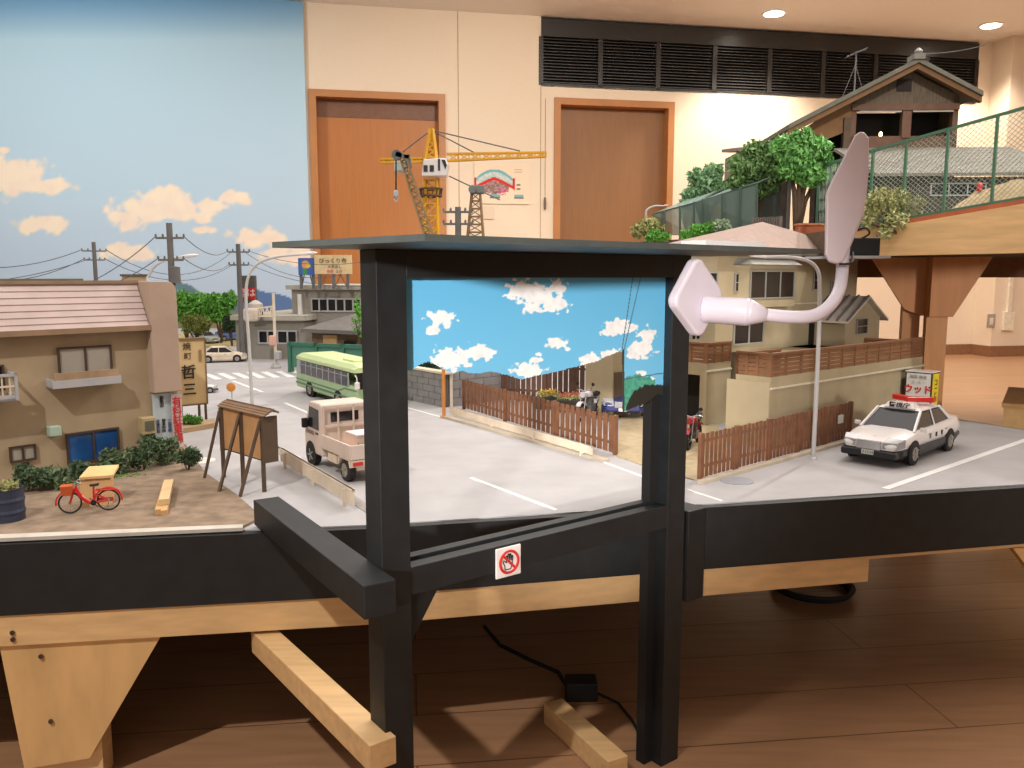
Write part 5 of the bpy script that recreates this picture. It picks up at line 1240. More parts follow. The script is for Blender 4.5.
for f in ((v4[0], v4[1], r2[1], r2[0]), (v4[1], v4[2], r2[1]), (v4[2], v4[3], r2[0], r2[1]), (v4[3], v4[0], r2[0]), (v4[3], v4[2], v4[1], v4[0])): m.bm.faces.new(f)
m.build('roof', ROOFB, e)
MB().box(xa-ov, xb+ov, -ov-.004, -ov+.002, zt-.012, zt+.003).build('gutter', M('gutter_grey', (150, 146, 138), .6), e)
# bay window
b0, b1, bz0, bz1 = hs.rect(746, 269, 796, 300, -.03)
m = MB(); pl = [(b0-.005, 0), (b0+.015, -.035), (b1-.015, -.035), (b1+.005, 0)]; m.prism(pl, bz0-.02, bz0).prism(pl, bz1, bz1+.012); m.prism([(b0+.004, 0), (b0+.018, -.03), (b1-.018, -.03), (b1-.004, 0)], bz0, bz1)
m.build('bay', HBEIGE, e)
MB().hexa([(b0-.02, 0, bz1+.012), (b0+.005, -.05, bz1+.012), (b1-.005, -.05, bz1+.012), (b1+.02, 0, bz1+.012)], [(b0+.0, 0, bz1+.03), (b0+.02, -.02, bz1+.03), (b1-.02, -.02, bz1+.03), (b1, 0, bz1+.03)]).build('bay_roof', M('bay_roof_grey', (140, 136, 130), .7), e)
win2(e, (b0+.018, b1-.018, bz0+.004, bz1-.004), DGLASS, ALU, y=-.031, panes=3, fw=.004)
win2(e, hs.rect(734, 273, 741, 292), DGLASS, ALU, panes=1, mull=.5, fw=.0035)
win2(e, hs.rect(706, 272, 716, 290), DGLASS, ALU, panes=1, fw=.0035)
win2(e, hs.rect(813, 270, 818, 290), DGLASS, ALU, panes=1, mull=.5, fw=.003)
win2(e, hs.rect(830, 281, 836, 297), DGLASS, ALU, panes=1, mull=.5, fw=.003)
win2(e, hs.rect(733, 320, 762, 344), DGLASS, ALU, panes=2, fw=.004)
win2(e, hs.rect(690, 332, 699, 340), DGLASS, ALU, panes=2, fw=.003)
r = hs.rect(740, 304, 798, 306); MB().box(hs.px(690, 305)[0], xb, -.004, 0, r[3]-.004, r[3]).build('string_course', MATS['ledge_white'], e)
# white flat porch roof glimpsed over the board
p_ = V(690, 240, 2.5); q_ = V(766, 240, 2.5)
# annex
ac = G(844, 347, zt_); an_ = Fr(ac, 40.3)
e = thing('garden_shed', 'small tan annex with white striped gable roof on the terrace', 'model building', fr=an_)
gx = an_.px(879, 330)[0]; Pa = isect(an_.P, an_.v, Vector((0,0,0)), Vector((ray(797, 330).x, ray(797, 330).y, 0))); La = min((Pa-an_.P).length, .4)
ze_ = an_.px(850, 319)[1]; zr_ = an_.px((844+879)/2, 298)[1]
m = MB().box(0, gx, 0, La, 0, ze_); m.prismy([(0, ze_), (gx, ze_), (gx/2, zr_)], 0, La); m.build('wall', HBEIGE, e)
m = MB()
for sgn in (0, 1):
    xa_, xb_ = (-.02, gx/2) if sgn == 0 else (gx+.02, gx/2); sl = (zr_-ze_)/(gx/2)
    m.hexa([(xa_, -.02, ze_-.02*sl), (xb_, -.02, zr_), (xb_, La+.02, zr_), (xa_, La+.02, ze_-.02*sl)], [(xa_, -.02, ze_-.02*sl+.006), (xb_, -.02, zr_+.006), (xb_, La+.02, zr_+.006), (xa_, La+.02, ze_-.02*sl+.006)])
m.build('roof', M('roof_pale', (206, 196, 186), .6), e)
m = MB()
for k in range(7):
    y_ = -.015+k*(La+.03)/6; m.bar((-.02, y_, ze_-.02*sl+.008), (gx/2, y_, zr_+.008), .006, .004)
m.build('roof_battens', M('batten_grey', (120, 112, 106), .7), e)
win2(e, an_.rect(856, 318, 866, 334), DGLASS, ALU, panes=1, mull=.5, fw=.003)
MB().box(-.006, 0, .1, .18, 0, ze_*.8).build('door', DGLASS, e)
# street sign box with katakana
sbx = Fr(G(903, 419), -46)
e = thing('shop_sign_box', 'white and yellow box sign with red katakana behind the police car', 'signboard', fr=sbx)
r = sbx.rect(903.5, 372, 927, 420); w_ = r[1]-r[0]; h_ = r[3]; dd_ = .05
an2 = R(20)
MB().box(0, w_, 0, dd_, 0, h_).build('sign_case', M('case_black', (40, 38, 36), .5), e)
MB().box(.003, w_-.003, -.001, 0, .003, h_-.003).build('front_panel', PAPER, e)
MB().box(w_, w_+.001, .004, dd_-.004, .003, h_-.003).build('side_panel', M('sign_yellow', (222, 196, 40), .6), e)
MB().box(-.001, w_+.001, -.001, dd_+.001, h_, h_+.0025).build('lid', WHT, e)
text('ウッド', w_*.36, e, (w_/2, -.002, h_*.64), UP, INKR, bold=.0006)
text('喫茶 軽食', w_*.15, e, (w_/2, -.002, h_*.9), UP, M('ink_pale', (170, 164, 158), .8)); text('コーヒー', w_*.14, e, (w_/2, -.002, h_*.79), UP, MATS['ink_pale'])
text('コ\nー\nヒ\nー', dd_*.4, e, (w_+.0015, dd_/2, h_*.6), (R(90), 0, R(90)), INK, ls=.8)
# ================================================================== UPPER DECK WITH SHACK
dk0 = V(1075, 250, 1.85); dk0.z = 0
zb_d = .803
f0 = Vector((V(1080, 252, 1.86).x, 1.86, 0)); f1 = Vector((V(852, 257, 2.3).x, 2.3, 0))
df = Fr(f1, math.degrees(math.atan2(f0.y-f1.y, f0.x-f1.x))); Ld = (f0-f1).length
dk = thing('hill_deck', 'raised timber deck carrying the hillside models on a wooden post at right', 'deck', fr=df)
zt_l = df.px(880, 229)[1]; zt_r = df.px(1024, 204.5)[1]; xr_ = df.px(1024, 220)[0]; xl_ = df.px(880, 220)[0]
slope = (zt_r-zt_l)/(xr_-xl_)
def ztop_(x): return zt_l+slope*(x-xl_)
ZD = .885
MB().prismy([(0, zb_d), (Ld, zb_d), (Ld, ztop_(Ld)-.0), (0, ztop_(0))], -.02, .02).build('front_beam', TIMH, dk)
MB().prismy([(0, ztop_(0)), (Ld, ztop_(Ld)), (Ld, ztop_(Ld)+.012), (0, ztop_(0)+.012)], -.012, .03).build('edge_strip', M('edge_terracotta', (176, 96, 62), .7), dk)
# deck slab (world polygon transformed to local)
def L2(f, p): p = Vector((p[0], p[1], 0)); q = p-Vector((f.P.x, f.P.y, 0)); return (q.dot(f.u), q.dot(f.v))
cornersD = [L2(df, (f1.x, f1.y)), (Ld, .02), L2(df, (3.4, 3.0)), L2(df, (2.9, 4.6)), L2(df, (V(632, 230, 4.6).x, 4.6)), L2(df, (V(632, 230, 3.4).x, 3.4)), L2(df, (V(700, 230, 3.0).x, 3.0)), L2(df, (V(800, 230, 2.75).x, 2.75))]
cornersD[0] = (0, .02)
MB().prism(cornersD, .81, ZD).build('deck_slab', M('deck_dark', (96, 78, 60), .8), dk)
pz = V(917, 300, 2.62)
pl_ = L2(df, (pz.x, pz.y))
s_ = 2.62/F
ang_l = -df.a
pw = thing('deck_post', 'thick wooden post with triangular gussets under the raised deck', 'post', (pz.x, pz.y, 0), R(-14))
MB().box(-11*s_, 5*s_, .02, .06, 0, .81).build('post_board', M('post_wood_dark', (204, 140, 84), .5, var=.1, stretch=(6, 6, .6), scale=8), pw)
MB().box(7*s_, 26*s_, -.04, .0, 0, .81).build('post_board', M('post_wood', (218, 154, 94), .5, var=.1, stretch=(6, 6, .6), scale=8), pw)
zA, zB = ZH(262, 2.6), ZH(316, 2.6)
GW = M('gusset_wood', (214, 144, 86), .5, var=.08, stretch=(6, 6, .6), scale=6)
MB().prismy([(-44*s_, .808), (7*s_, .808), (7*s_, zB), (4*s_, zB), (-11*s_, zB+.02)], .0, .018).build('gusset', GW, pw)
MB().prismy([(8*s_, .808), (60*s_, .808), (29*s_, zB), (8*s_, zB)], -.06, -.042).build('gusset', GW, pw)
MB().prismy([(104*s_, .808), (170*s_, .808), (160*s_, .76), (118*s_, .76)], -.05, -.03).build('gusset', GW, pw)
bm_ = Fr(Vector((V(840, 270, 2.9).x, 2.9, 0)), -6)
e = thing('rear_joist', 'brown joist under the raised deck behind the post', 'joist', fr=bm_); MB().box(0, 1.6, 0, .04, .745, .808).build('joist', M('joist_brown', (132, 90, 60), .6), e)
# green chain link fence on the deck edge
fz0 = ztop_(0)+.012
e = thing('chain_link_fence', 'green chain link fence along the raised deck edge', 'fence', fr=df)
xs0 = df.px(822, 200)[0]; xs0 = 0
def fpt(px, py): return df.px(px, py, .005)
tL = fpt(868, 152); tR = fpt(1024, 108); bL = fpt(905, 211); bR = fpt(1024, 179)
def topz(x): return tL[1]+(tR[1]-tL[1])*(x-tL[0])/(tR[0]-tL[0])
def botz(x): return ztop_(x)+.016
XF1 = df.px(1075, 150)[0]; XF0 = df.px(852, 190)[0]; XF0 = max(XF0, .01)
MB().bar((XF0, .005, topz(XF0)), (XF1, .005, topz(XF1)), .007, .007).build('top_rail', GREENF, e)
MB().bar((XF0, .005, botz(XF0)), (XF1, .005, botz(XF1)), .008, .008).build('bottom_rail', GREENF, e)
for px_ in (858, 872, 905, 946, 994, 1050):
    x_ = df.px(px_, 160)[0]
    if x_ < XF0: continue
    MB().box(x_-.003, x_+.003, .0, .007, botz(x_)-.004, topz(x_)).build('fence_post', GREENF, e)
m = MB(); st_ = .0135; Hh_ = .2; k = XF0-Hh_*1.2
while k < XF1:
    for sg_ in (1, -1):
        # clip diagonal to panel
        pts_ = []
        N_ = 40
        prev = None; seg = None
        for i in range(N_+1):
            x_ = k+(Hh_*1.3)*i/N_ if sg_ > 0 else k+Hh_*1.3*(1-i/N_)
            z_ = botz(XF0)-.0+(Hh_*1.0)*i/N_*1.3+slope*(x_-XF0)*0
            z_ = botz(x_)+(Hh_*1.3)*i/N_*.9
            if XF0 <= x_ <= XF1 and z_ <= topz(x_):
                if seg is None: seg = [(x_, .005, z_), None]
                seg[1] = (x_, .005, z_)
        if seg and seg[1] and (Vector(seg[0])-Vector(seg[1])).length > .01: m.bar(seg[0], seg[1], .001, .001)
    k += st_
m.build('wire_mesh', MESHG, e)
# side run of fence going back at left (px 818-868)
a = df.w(XF0, .02, 0); b = V(818, 190, 3.1); b.z = 0; sf = Fr(a, math.degrees(math.atan2(b.y-a.y, b.x-a.x))); Ls = (Vector((b.x, b.y, 0))-Vector((a.x, a.y, 0))).length
e = thing('chain_link_fence', 'short green chain link fence run going back behind the white lamp head', 'fence', fr=sf)
za = topz(XF0); zb2_ = ZH(166, 3.1); zo = ZD+.005
MB().bar((0, 0, za), (Ls, 0, zb2_), .009).build('top_rail', GREENF, e)
m = MB(); n_ = 26
for i in range(n_):
    x0_, x1_ = Ls*i/n_, Ls*(i+3)/n_
    if i+3 > n_: break
    t0_ = za+(zb2_-za)*i/n_; t1_ = za+(zb2_-za)*(i+3)/n_
    m.bar((x0_, 0, zo), (x1_, 0, t1_), .0013); m.bar((x0_, 0, t0_), (x1_, 0, zo), .0013)
m.build('wire_mesh', MESHG, e)
for k in range(4): x_ = Ls*k/3; MB().box(x_-.004, x_+.004, -.004, .004, zo-.004, za+(zb2_-za)*k/3).build('fence_post', GREENF, e)
# climbing plant spilling over the beam
e = thing('trailing_plant', 'yellow green trailing plant spilling over the deck beam', 'plant', df.w(df.px(892, 225)[0], -.03, df.px(885, 222)[1])); s_ = 2.2/F
q = random.Random(5); bl = [((x_*s_, q.uniform(-.02, .02), z_*s_), (r_*s_, r_*s_*.8, r_*s_*.8)) for x_, z_, r_ in ((-25, 5, 10), (-14, 12, 12), (0, 14, 13), (14, 12, 12), (26, 8, 10), (34, 2, 8), (8, 0, 12), (20, -6, 8), (-12, -2, 9), (-46, 2, 10), (-40, 14, 9), (-55, -4, 8), (-30, 22, 10), (-8, 24, 11), (12, 24, 10), (30, 18, 9), (42, -8, 7), (-2, -10, 9))]
foliage('foliage', bl, 2600, .0065, M('leaf_trailing', (170, 172, 118), .7, var=.3, scale=60), e, 5)
MB().tube([(-14*s_, 0, -2*s_), (6*s_, -.01, -10*s_), (16*s_, -.012, -16*s_), (20*s_, -.012, -26*s_)], [.004, .005, .005, .003], 8).tube([(0, 0, 6*s_), (6*s_, -.01, -10*s_)], .004, 8).build('stem', BARK, e)
# shack
sy0 = 3.25
sk0 = V(862, 160, sy0); shf = Fr(Vector((sk0.x, sk0.y, ZD)), -2)
e = thing('wooden_shack', 'weathered dark wooden two storey shack with wide gable roof on the hill', 'model building', fr=shf)
def sp(px, py, dy=0): return shf.px(px, py, dy)
wl_, wr_ = sp(851, 120)[0], sp(958, 120)[0]; ap = sp(912, 66); er = sp(975, 99); el = sp(785, 131); wt = sp(900, 104)[1]
zs = lambda px, py: sp(px, py)[1]
# gable wall polygon
m = MB(); m.prismy([(wl_, zs(860, 107)), (wr_, zs(950, 107)), (wr_, er[1]+.01), (ap[0], ap[1]-.02), (wl_, zs(851, 92))], 0, .02); m.build('gable_boards', SHACK, e)
dpt2 = .45
m = MB(); m.box(wl_, wl_+.02, 0, .03, 0, zs(860, 92)); m.box(wr_-.02, wr_, 0, .03, 0, er[1]+.01); m.box(wl_, wr_, 0, .02, zs(900, 148)-.02, zs(900, 136)); m.box(wl_, wr_, -.008, .02, zs(900, 107)-.012, zs(900, 104)); m.box(sp(902, 120)[0], sp(911, 120)[0], -.004, .02, zs(900, 138), zs(900, 110)); m.build('timber_frame', M('shack_frame', (112, 82, 66), .8, var=.15), e)
MB().box(wl_, wl_+.01, .02, dpt2, 0, zs(851, 95)).box(wr_-.01, wr_, .02, dpt2, 0, er[1]).box(wl_, wr_, dpt2-.01, dpt2, 0, zs(851, 95)).box(wl_, wr_, .02, dpt2, zs(900, 148)-.01, zs(900, 148)).build('side_walls', SHACK, e)
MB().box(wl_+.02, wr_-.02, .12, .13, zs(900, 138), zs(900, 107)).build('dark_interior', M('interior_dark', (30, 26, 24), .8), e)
MB().box(wl_+.03, sp(901, 120)[0], -.004, .0, zs(880, 112.5), zs(880, 110.5)).box(sp(912, 120)[0], wr_-.02, -.004, .0, zs(930, 112), zs(930, 110)).build('window_rails', M('rail_pale', (196, 190, 176), .6), e)
r = shf.rect(897, 79.5, 911, 91); MB().box(r[0], r[1], -.004, 0, r[2], r[3]).build('gable_vent', M('vent_dark', (44, 36, 32), .8), e)
def slab(P0, P1, y0, y1, t): return [(P0[0], y0, P0[1]), (P1[0], y0, P1[1]), (P1[0], y1, P1[1]), (P0[0], y1, P0[1])], [(P0[0], y0, P0[1]+t), (P1[0], y0, P1[1]+t), (P1[0], y1, P1[1]+t), (P0[0], y1, P0[1]+t)]
m = MB(); m.hexa(*slab(el, ap, -.06, dpt2+.05, .012)); m.hexa(*slab(ap, er, -.06, dpt2+.05, .012)); 
for k in range(14):
    y_ = -.055+k*(dpt2+.1)/14
    m.bar((el[0], y_, el[1]+.014), (ap[0], y_, ap[1]+.014), .006); m.bar((er[0], y_, er[1]+.014), (ap[0], y_, ap[1]+.014), .006)
m.build('roof', M('shack_roof', (108, 106, 94), .8, var=.15), e)
MB().hexa(*slab((el[0], el[1]-.022), (ap[0], ap[1]-.022), -.052, -.03, .022)).hexa(*slab((ap[0], ap[1]-.022), (er[0], er[1]-.022), -.052, -.03, .022)).build('barge_board', M('barge', (122, 90, 60), .8), e)
# brown side wall under the long left roof slope
m = MB(); m.prismy([(el[0]+.06, el[1]-.0), (wl_, zs(851, 97)), (wl_, zs(851, 130)), (sp(825, 140)[0], zs(825, 140))], .0, .02); m.build('lean_wall', M('lean_brown', (128, 92, 58), .8, var=.15), e)
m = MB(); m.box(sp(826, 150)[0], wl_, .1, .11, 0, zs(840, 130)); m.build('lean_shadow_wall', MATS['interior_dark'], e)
MB().box(sp(842, 150)[0], sp(849, 150)[0], -.01, .01, 0, zs(846, 118)).build('lean_post', DARKW, e)
MB().lathe([(.001, -.01), (.006, -.005), (.006, .005), (.001, .01)], (sp(886, 132)[0], .05, zs(886, 132)), 10).build('bulb', M('bulb_glow', (255, 236, 180), .5, emit=6), e)
# ridge ornament & antenna
m = MB(); m.box(ap[0]-.02, ap[0]+.02, -.065, .0, ap[1]+.01, ap[1]+.03).lathe([(.012, 0), (.016, .012), (.004, .025)], (ap[0]+.004, -.04, ap[1]+.03), 10); m.build('ridge_cap', M('ridge_grey', (120, 116, 110), .7), e)
at = thing('roof_antenna', 'thin television antenna on the shack roof', 'antenna', shf.w(sp(864, 88)[0], .1, sp(864, 90)[1])); s_ = sy0/F
h_ = 42*s_
m = MB().tube([(0,0,0), (0,0,h_)], .003, 6); m.tube([(-9*s_, 0, h_-5*s_), (10*s_, 0, h_+3*s_)], .003, 6)
for k in range(5): x_ = -8*s_+4*s_*k; z_ = h_-5*s_+(x_+9*s_)*.42; m.tube([(x_, -.03, z_), (x_, .03, z_)], .0015, 5)
m.build('antenna', POLE, at)
MB().tube([(0,0,h_*.7), (-14*s_, 0, -8*s_)], .0012, 5).tube([(0,0,h_*.7), (10*s_, 0, 0)], .0012, 5).build('guy_wires', POLE, at)
wire(shf.w(ap[0], -.02, ap[1]+.04), V(985, 45, 3.2), .01, 'thin line rising from the shack ridge toward the ceiling', .0015)
# lower corrugated roof building
cf = Fr(Vector((V(872, 180, 2.75).x, 2.75, ZD)), -3)
e = thing('lean_to_building', 'low building with grey corrugated roof behind the green fence', 'model building', fr=cf)
x0, x1 = 0, cf.px(1075, 170)[0]; zf = cf.px(950, 177)[1]; zbk = cf.px(950, 150, .4)[1]
m = MB(); n_ = 70
for k in range(n_):
    a0_ = x0+(x1-x0)*k/n_; w2 = (x1-x0)/n_
    m.hexa([(a0_, -.03, zf), (a0_+w2, -.03, zf), (a0_+w2, .4, zbk), (a0_, .4, zbk)], [(a0_+w2*.25, -.03, zf+.01), (a0_+w2*.75, -.03, zf+.01), (a0_+w2*.75, .4, zbk+.01), (a0_+w2*.25, .4, zbk+.01)])
m.build('corrugated_roof', CORR, e)
MB().box(x0+.02, x1, .0, .39, 0, zf-.0).build('wall', M('lean_wall_dark', (78, 74, 64), .85, var=.2), e)
r = cf.rect(930, 183, 985, 196); win2(e, r, DGLASS, GREYP, panes=3, fw=.004)
# debris heap on deck
e = thing('gravel_bank', 'pale sloping earth bank with scraps behind the green fence at right', 'bank', df.w(df.px(975, 200)[0], .12, botz(df.px(975, 200)[0])-.005), df.a)
m = MB(); nx_, ny_ = 26, 10; gridv = []
for j in range(ny_):
    row = []
    for i in range(nx_):
        x_ = -.14+.42*i/(nx_-1); y_ = .0+.16*j/(ny_-1); edge = min(1, i/4, (nx_-1-i)/2+.3, j/2+.1)
        row.append(m.bm.verts.new((x_, y_, (.05+.10*i/nx_)*edge*.85+.008*noise.noise(Vector((x_*30, y_*30, 0))))))
    gridv.append(row)
for j in range(ny_-1):
    for i in range(nx_-1): m.bm.faces.new((gridv[j][i], gridv[j][i+1], gridv[j+1][i+1], gridv[j+1][i]))
o = m.build('earth', M('bank_earth', (196, 172, 136), .95, var=.15, scale=30), e); so = o.modifiers.new('s', 'SOLIDIFY'); so.thickness = .02
for k, (x_, mt) in enumerate(((-.06, RED), (.1, GREYP), (.14, GREYP), (.18, POLE))): MB().lathe([(.006, 0), (.007, .016), (.003, .022)], (x_, .03, .055+.05*k/3), 10).build('scrap', mt, e)
# ------------------------------------------------------------------ hillside garden left of the shack
def htree(px, depth, top, base, w, mat, label, seed, n=900, ls=.013, nb=9, name='tree', trunk=.01):
    return ftree(px, depth, top, base, w, mat, label, seed, n=n, ls=ls, name=name, z0=ZD, nb=nb, trunk=trunk)
def crown(px, py, depth, blobs, n, ls, mat, label, seed, name='tree', trunk=.012, base=None):
    c = V(px, py, depth); s = depth/F; c0 = Vector((c.x, c.y, ZD)); z0 = c.z-ZD
    bl = [((bx*s, q_*s, z0-by*s), (r_*s, r_*s*.8, r_*s*.85)) for bx, by, q_, r_ in blobs]
    return tree(c0, bl, n, ls, mat, label, seed, name=name, trunk=trunk)
crown(800, 158, 2.95, [(0, 0, 0, 16), (-12, -10, 4, 14), (14, -8, 0, 15), (24, 6, 3, 11), (2, -18, 0, 12), (8, 16, -4, 14), (-10, 10, 0, 13), (20, 18, 0, 9)], 4200, .013, M('leaf_fresh', (110, 168, 88), .6, var=.35), 'large bright green tree left of the wooden shack', 51)
crown(758, 168, 3.1, [(0, 0, 0, 17), (-16, -2, 4, 13), (12, -14, 0, 14), (-18, 12, 3, 11), (8, 14, -2, 14), (-4, -16, 0, 12), (20, 4, 0, 12), (-2, 22, 2, 12)], 4200, .012, M('leaf_olive_dark', (112, 148, 88), .7, var=.4), 'wide dull green tree beside the bright green one', 52)
crown(706, 186, 3.5, [(0, 0, 0, 12), (-12, 8, 3, 10), (12, 8, 0, 11), (-9, -8, 0, 9), (7, -13, 0, 10), (-16, 16, 2, 8), (17, 2, 0, 8)], 2200, .014, LEAF5, 'pale blue green tree above the netted enclosure', 53)
crown(648, 226, 3.3, [(0, 0, 0, 10), (-9, 5, 0, 8), (9, 4, 0, 8)], 700, .010, LEAF4, 'pale shrub at the left end of the netted enclosure', 54, name='shrub', trunk=.004)
crown(656, 235, 3.15, [(0, 0, 0, 7), (8, 2, 0, 6), (-6, 3, 0, 5)], 380, .009, LEAF2, 'small bright green shrub below the pale one', 55, name='shrub', trunk=.004)
crown(698, 231, 2.95, [(0, 0, 0, 8), (-12, 4, 0, 6), (12, -3, 0, 7), (20, 4, 0, 6)], 900, .009, LEAF2, 'bright yellow green shrubs in front of the netted enclosure', 56, name='shrub', trunk=.004)
crown(722, 226, 2.9, [(0, 0, 0, 8), (6, 6, 0, 7)], 400, .009, M('leaf_pale_grey', (150, 172, 140), .7, var=.2), 'grey green shrub right of the yellow green ones', 57, name='shrub', trunk=.004)
# netted enclosure
def quadnet():
    T_ = [(652, 214), (694, 203), (700, 201), (758, 183)]; Bm = [(664, 236), (694, 234), (704, 236), (757, 226)]
    e = thing('netted_enclosure', 'dark green net enclosure with poles on the hillside', 'enclosure', V(700, 232, 3.2))
    o0 = Vector(e.location); dep = [3.35, 3.25, 3.22, 3.0]
    gl = glass('green_net', (112, 134, 126), .8, .8)
    m = MB()
    for i in range(3):
        a, b = V(*T_[i], dep[i]), V(*T_[i+1], dep[i+1]); c, d_ = V(*Bm[i+1], dep[i+1]), V(*Bm[i], dep[i])
        m.face([p-o0 for p in (a, b, c, d_)])
        a2, b2 = a+Vector((.12, .12, .05)), b+Vector((.12, .12, .06)); m.face([p-o0 for p in (a, b, b2, a2)])
        c2, d2_ = c+Vector((.12, .12, 0)), d_+Vector((.12, .12, 0)); m.face([p-o0 for p in (a2, b2, c2, d2_)])
    m.build('net', gl, e)
    m = MB()
    for i, px in enumerate((664, 680, 694, 703, 722, 740, 757)):
        t = (px-652)/(758-652); dd2 = 3.35-.35*t; top = 214-31*t
        m.tube([V(px, top, dd2)-o0, V(px, 236-8*t, dd2)-o0-Vector((0, 0, .02))], .004, 6)
    m.tube([V(652, 214, 3.35)-o0, V(694, 203, 3.25)-o0, V(758, 183, 3.0)-o0, V(770, 178, 2.96)-o0], .003, 6)
    m.build('net_poles', M('net_pole', (70, 92, 82), .6), e)
quadnet()
# small distant house with white posts behind the trees, and curved lamp
e = thing('porch_house', 'small grey white timber house mostly hidden behind the hillside trees', 'model building', V(768, 226, 3.7)); s_ = 3.7/F
e.location.z = ZD; zq = ZH(139, 3.7)-ZD
MB().box(-22*s_, 22*s_, .05, .4, 0, zq-.03).build('wall', M('porch_wall', (150, 136, 128), .8), e)
MB().hexa([(-26*s_, -.02, zq-.05), (24*s_, -.02, zq-.05), (24*s_, .4, zq), (-26*s_, .4, zq)], [(-26*s_, -.02, zq-.035), (24*s_, -.02, zq-.035), (24*s_, .4, zq+.015), (-26*s_, .4, zq+.015)]).build('roof', M('porch_roof', (150, 134, 126), .8), e)
for k in range(4): MB().box((-22+14*k)*s_-.006, (-22+14*k)*s_+.006, .0, .012, 0, zq-.045).build('porch_post', GREYP, e)
a = V(752, 240, 2.98); b = V(780, 236, 2.92); a.z = b.z = ZD
pickets(a, b, ZH(217, 2.95)-ZD, 'low grey picket fence under the hillside trees', name='picket_fence', mat=M('picket_grey', (120, 110, 104), .8), n=12, gap=.45, postn=2)
bs = V(646, 236, 3.6); bs.z = ZD
streetlamp(tuple(bs), [(646, 215), (648, 209), (655, 206), (662, 206)], 'thin curved street lamp at the left end of the hillside', .005, .02)
tb_ = thing('terracotta_wall', 'low terracotta edging wall beside the brown hipped roof', 'wall', V(825, 236, 2.75)); tb_['kind'] = 'thing'; s_ = 2.75/F; tb_.location.z = ZD
MB().box(-26*s_, 26*s_, 0, .04, 0, .03).build('edging', M('terracotta', (176, 100, 66), .7), tb_); MB().box(-27*s_, 27*s_, -.004, .044, .03, .036).build('coping', M('terracotta2', (190, 120, 84), .7), tb_)
qx0 = Ff.px(706, 240, -.15)[0]; qx1 = Ff.px(766, 240, -.15)[0]
tag(MB().box(0, qx1-qx0, 0, .04, 0, .0085).build('white_batten', WHT, loc=Ff.w(qx0, -.15, ztop+.0062), rotz=Ff.a), 'narrow white batten lying on the frame top board', 'batten')
# ================================================================== CRANES
def lattice(m, a, b, w0, w1, n, r, ref=Vector((0,1,0))):
    a = Vector(a); b = Vector(b); d_ = (b-a).normalized(); u = d_.cross(ref).normalized(); v_ = d_.cross(u).normalized()
    cor = [(-1,-1),(1,-1),(1,1),(-1,1)]
    def P(i, t): w_ = w0+(w1-w0)*t; return a.lerp(b, t)+u*cor[i][0]*w_+v_*cor[i][1]*w_
    for i in range(4): m.bar(P(i, 0), P(i, 1), r*2)
    for k in range(n):
        t0, t1 = k/n, (k+1)/n
        for i in range(4):
            j = (i+1) % 4; m.bar(P(i, t0), P(j, t1), r*1.1); m.bar(P(i, t1), P(j, t1), r*1.1)
            
def crane():
    dep = 3.3; s = dep/F; b = V(432, 240, dep); x0 = b.x
    e = thing('tower_crane', 'yellow tower crane model with white cab and long jib', 'crane', (x0, dep, TB))
    def q(px, py, dy=0): p = V(px, py, dep); return Vector((p.x-x0, dy, p.z-TB))
    m = MB(); lattice(m, (0, 0, 0), q(431, 180), 7*s, 6*s, 16, .004); m.build('mast', YEL, e)
    m = MB(); lattice(m, q(431, 165), q(431.5, 129), 6*s, 1.2*s, 5, .005); m.build('apex_tower', YEL, e)
    m = MB(); lattice(m, q(447, 157.5), q(546, 154.5), 3.2*s, 2.0*s, 9, .0032); m.build('jib', YEL, e)
    m = MB(); lattice(m, q(424, 160), q(381, 161), 1.6*s, 1.6*s, 6, .004); m.build('counter_jib', YEL, e)
    o = q(431, 168); MB().prismy([(o.x-8*s, o.z-9*s), (o.x+16*s, o.z-9*s), (o.x+18*s, o.z+2*s), (o.x+15*s, o.z+8*s), (o.x-6*s, o.z+7*s)], -.05, .03).build('cab', WHT, e, bevel=.004)
    MB().box(o.x-6*s, o.x-2*s, -.053, -.049, o.z-5*s, o.z+1*s).box(o.x, o.x+4*s, -.053, -.049, o.z-5*s, o.z+1*s).box(o.x+8*s, o.x+10*s, -.053, -.049, o.z-4*s, o.z+7*s).prismy([(o.x+11.5*s, o.z+6*s), (o.x+15*s, o.z+6*s), (o.x+16.5*s, o.z+1*s), (o.x+15*s, o.z-3*s)], -.053, -.049).build('cab_windows', DGLASS, e)
    MB().box(q(392, 0).x, q(404, 0).x, -.03, .03, q(0, 172).z, q(0, 162).z).build('counterweight', M('cw', (176, 184, 176), .6), e, bevel=.003)
    m = MB()
    for a, c in (((431, 130), (403, 152)), ((431, 130), (520, 151)), ((431, 130), (475, 153)), ((449, 176), (500, 200))): m.tube([q(*a), q(*c)], .0025, 5)
    m.build('stay_cables', POLE, e)
    m = MB()
    for k in range(14): t = 2*math.pi*k/14; m.bar(q(431, 196)+Vector((math.cos(t)*10*s, math.sin(t)*10*s, 0)), q(431, 189)+Vector((math.cos(t)*11*s, math.sin(t)*11*s, 0)), .004)
    m.torus(q(431, 196), 10*s, .005, 'z', 24, 6).torus(q(431, 189), 11*s, .004, 'z', 24, 6); m.build('platform', M('platform_brown', (96, 72, 50), .7), e)
    return e
crane()
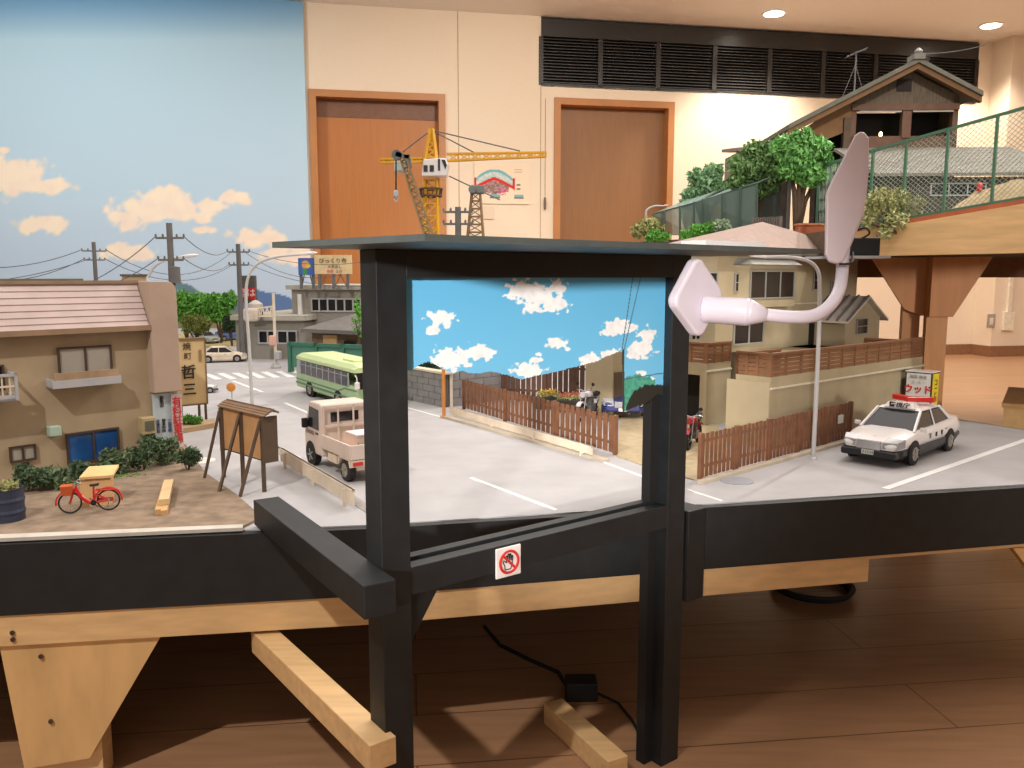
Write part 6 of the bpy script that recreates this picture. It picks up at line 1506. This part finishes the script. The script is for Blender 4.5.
def derrick():
    dep = 3.0; s = dep/F; b = V(430, 250, dep); x0 = b.x
    e = thing('lattice_derrick', 'grey brown lattice boom with hanging hook left of the yellow crane', 'crane', (x0, dep, TB))
    def q(px, py, dy=0): p = V(px, py, dep); return Vector((p.x-x0, dy, p.z-TB))
    m = MB(); lattice(m, q(432, 245), q(404, 160), 4*s, 3*s, 12, .003); m.bar(q(432, 245), (0, 0, 0), .03); m.build('boom', M('boom_brown', (140, 116, 80), .7), e)
    m = MB(); m.bar(q(396, 154), q(409, 158), .02, .016).bar(q(407, 155), q(409, 168), .02).lathe([(.001, -.01), (.018, -.01), (.018, .01), (.001, .01)], q(397, 155), 14, 'y'); m.build('boom_head', M('boom_grey', (96, 102, 104), .6), e)
    MB().tube([q(396, 154), q(396, 190)], .0028, 6).build('hook_cable', BLKP, e)
    o = q(396, 194); MB().lathe([(.004, .014), (.009, .008), (.009, -.008), (.004, -.014)], o, 12).torus(o-Vector((0, 0, .02)), .006, .002, 'y', 16, 6).build('hook_block', GREYP, e)
derrick()
def mast2():
    dep = 2.8; s = dep/F; b = V(474, 240, dep); x0 = b.x
    e = thing('steel_mast', 'brown lattice mast with grey drum head in front of the wall poster', 'mast', (x0, dep, TB))
    def q(px, py): p = V(px, py, dep); return Vector((p.x-x0, 0, p.z-TB))
    m = MB(); lattice(m, q(475.5, 240), q(476, 193), 8*s, 4*s, 6, .0028); m.bar(q(475.5, 240), (q(475.5, 240).x, 0, 0), .04); m.build('lattice', M('mast_brown', (128, 100, 66), .7), e)
    m = MB(); o = q(476, 190); m.box(o.x-6*s, o.x+8*s, -.02, .02, o.z-3.5*s, o.z+4*s).lathe([(.001, -.03), (4*s, -.03), (4*s, .01), (.001, .01)], (o.x-3*s, 0, o.z), 14, 'y'); m.build('drum_head', M('mast_grey', (104, 112, 110), .6), e, bevel=.002)
mast2()
# ------------------------------------------------------------------ floor things at right (wooden box edge)
a = V(1010, 420, 2.55)
bx_ = thing('plywood_box', 'pale plywood box on the floor at the right edge beyond the table', 'box', Vector((V(1004, 404, 2.3).x, 2.3, 0)), R(-33))
bh_ = ZH(403, 2.3)
MB().box(0, .5, 0, .4, 0, bh_-.012).build('box_side', M('box_ply', (222, 182, 126), .6, var=.1), bx_); MB().box(-.005, .505, -.005, .405, bh_-.012, bh_).build('box_lid', M('box_lid', (206, 160, 104), .6), bx_)
# ------------------------------------------------------------------ colour
vs = bpy.context.scene.view_settings
vs.view_transform = 'Standard'; vs.look = 'None'; vs.gamma = 1; vs.use_curve_mapping = False; vs.exposure = 0.3
bpy.context.scene.cycles.max_bounces = 6
bpy.context.scene.cycles.diffuse_bounces = 3
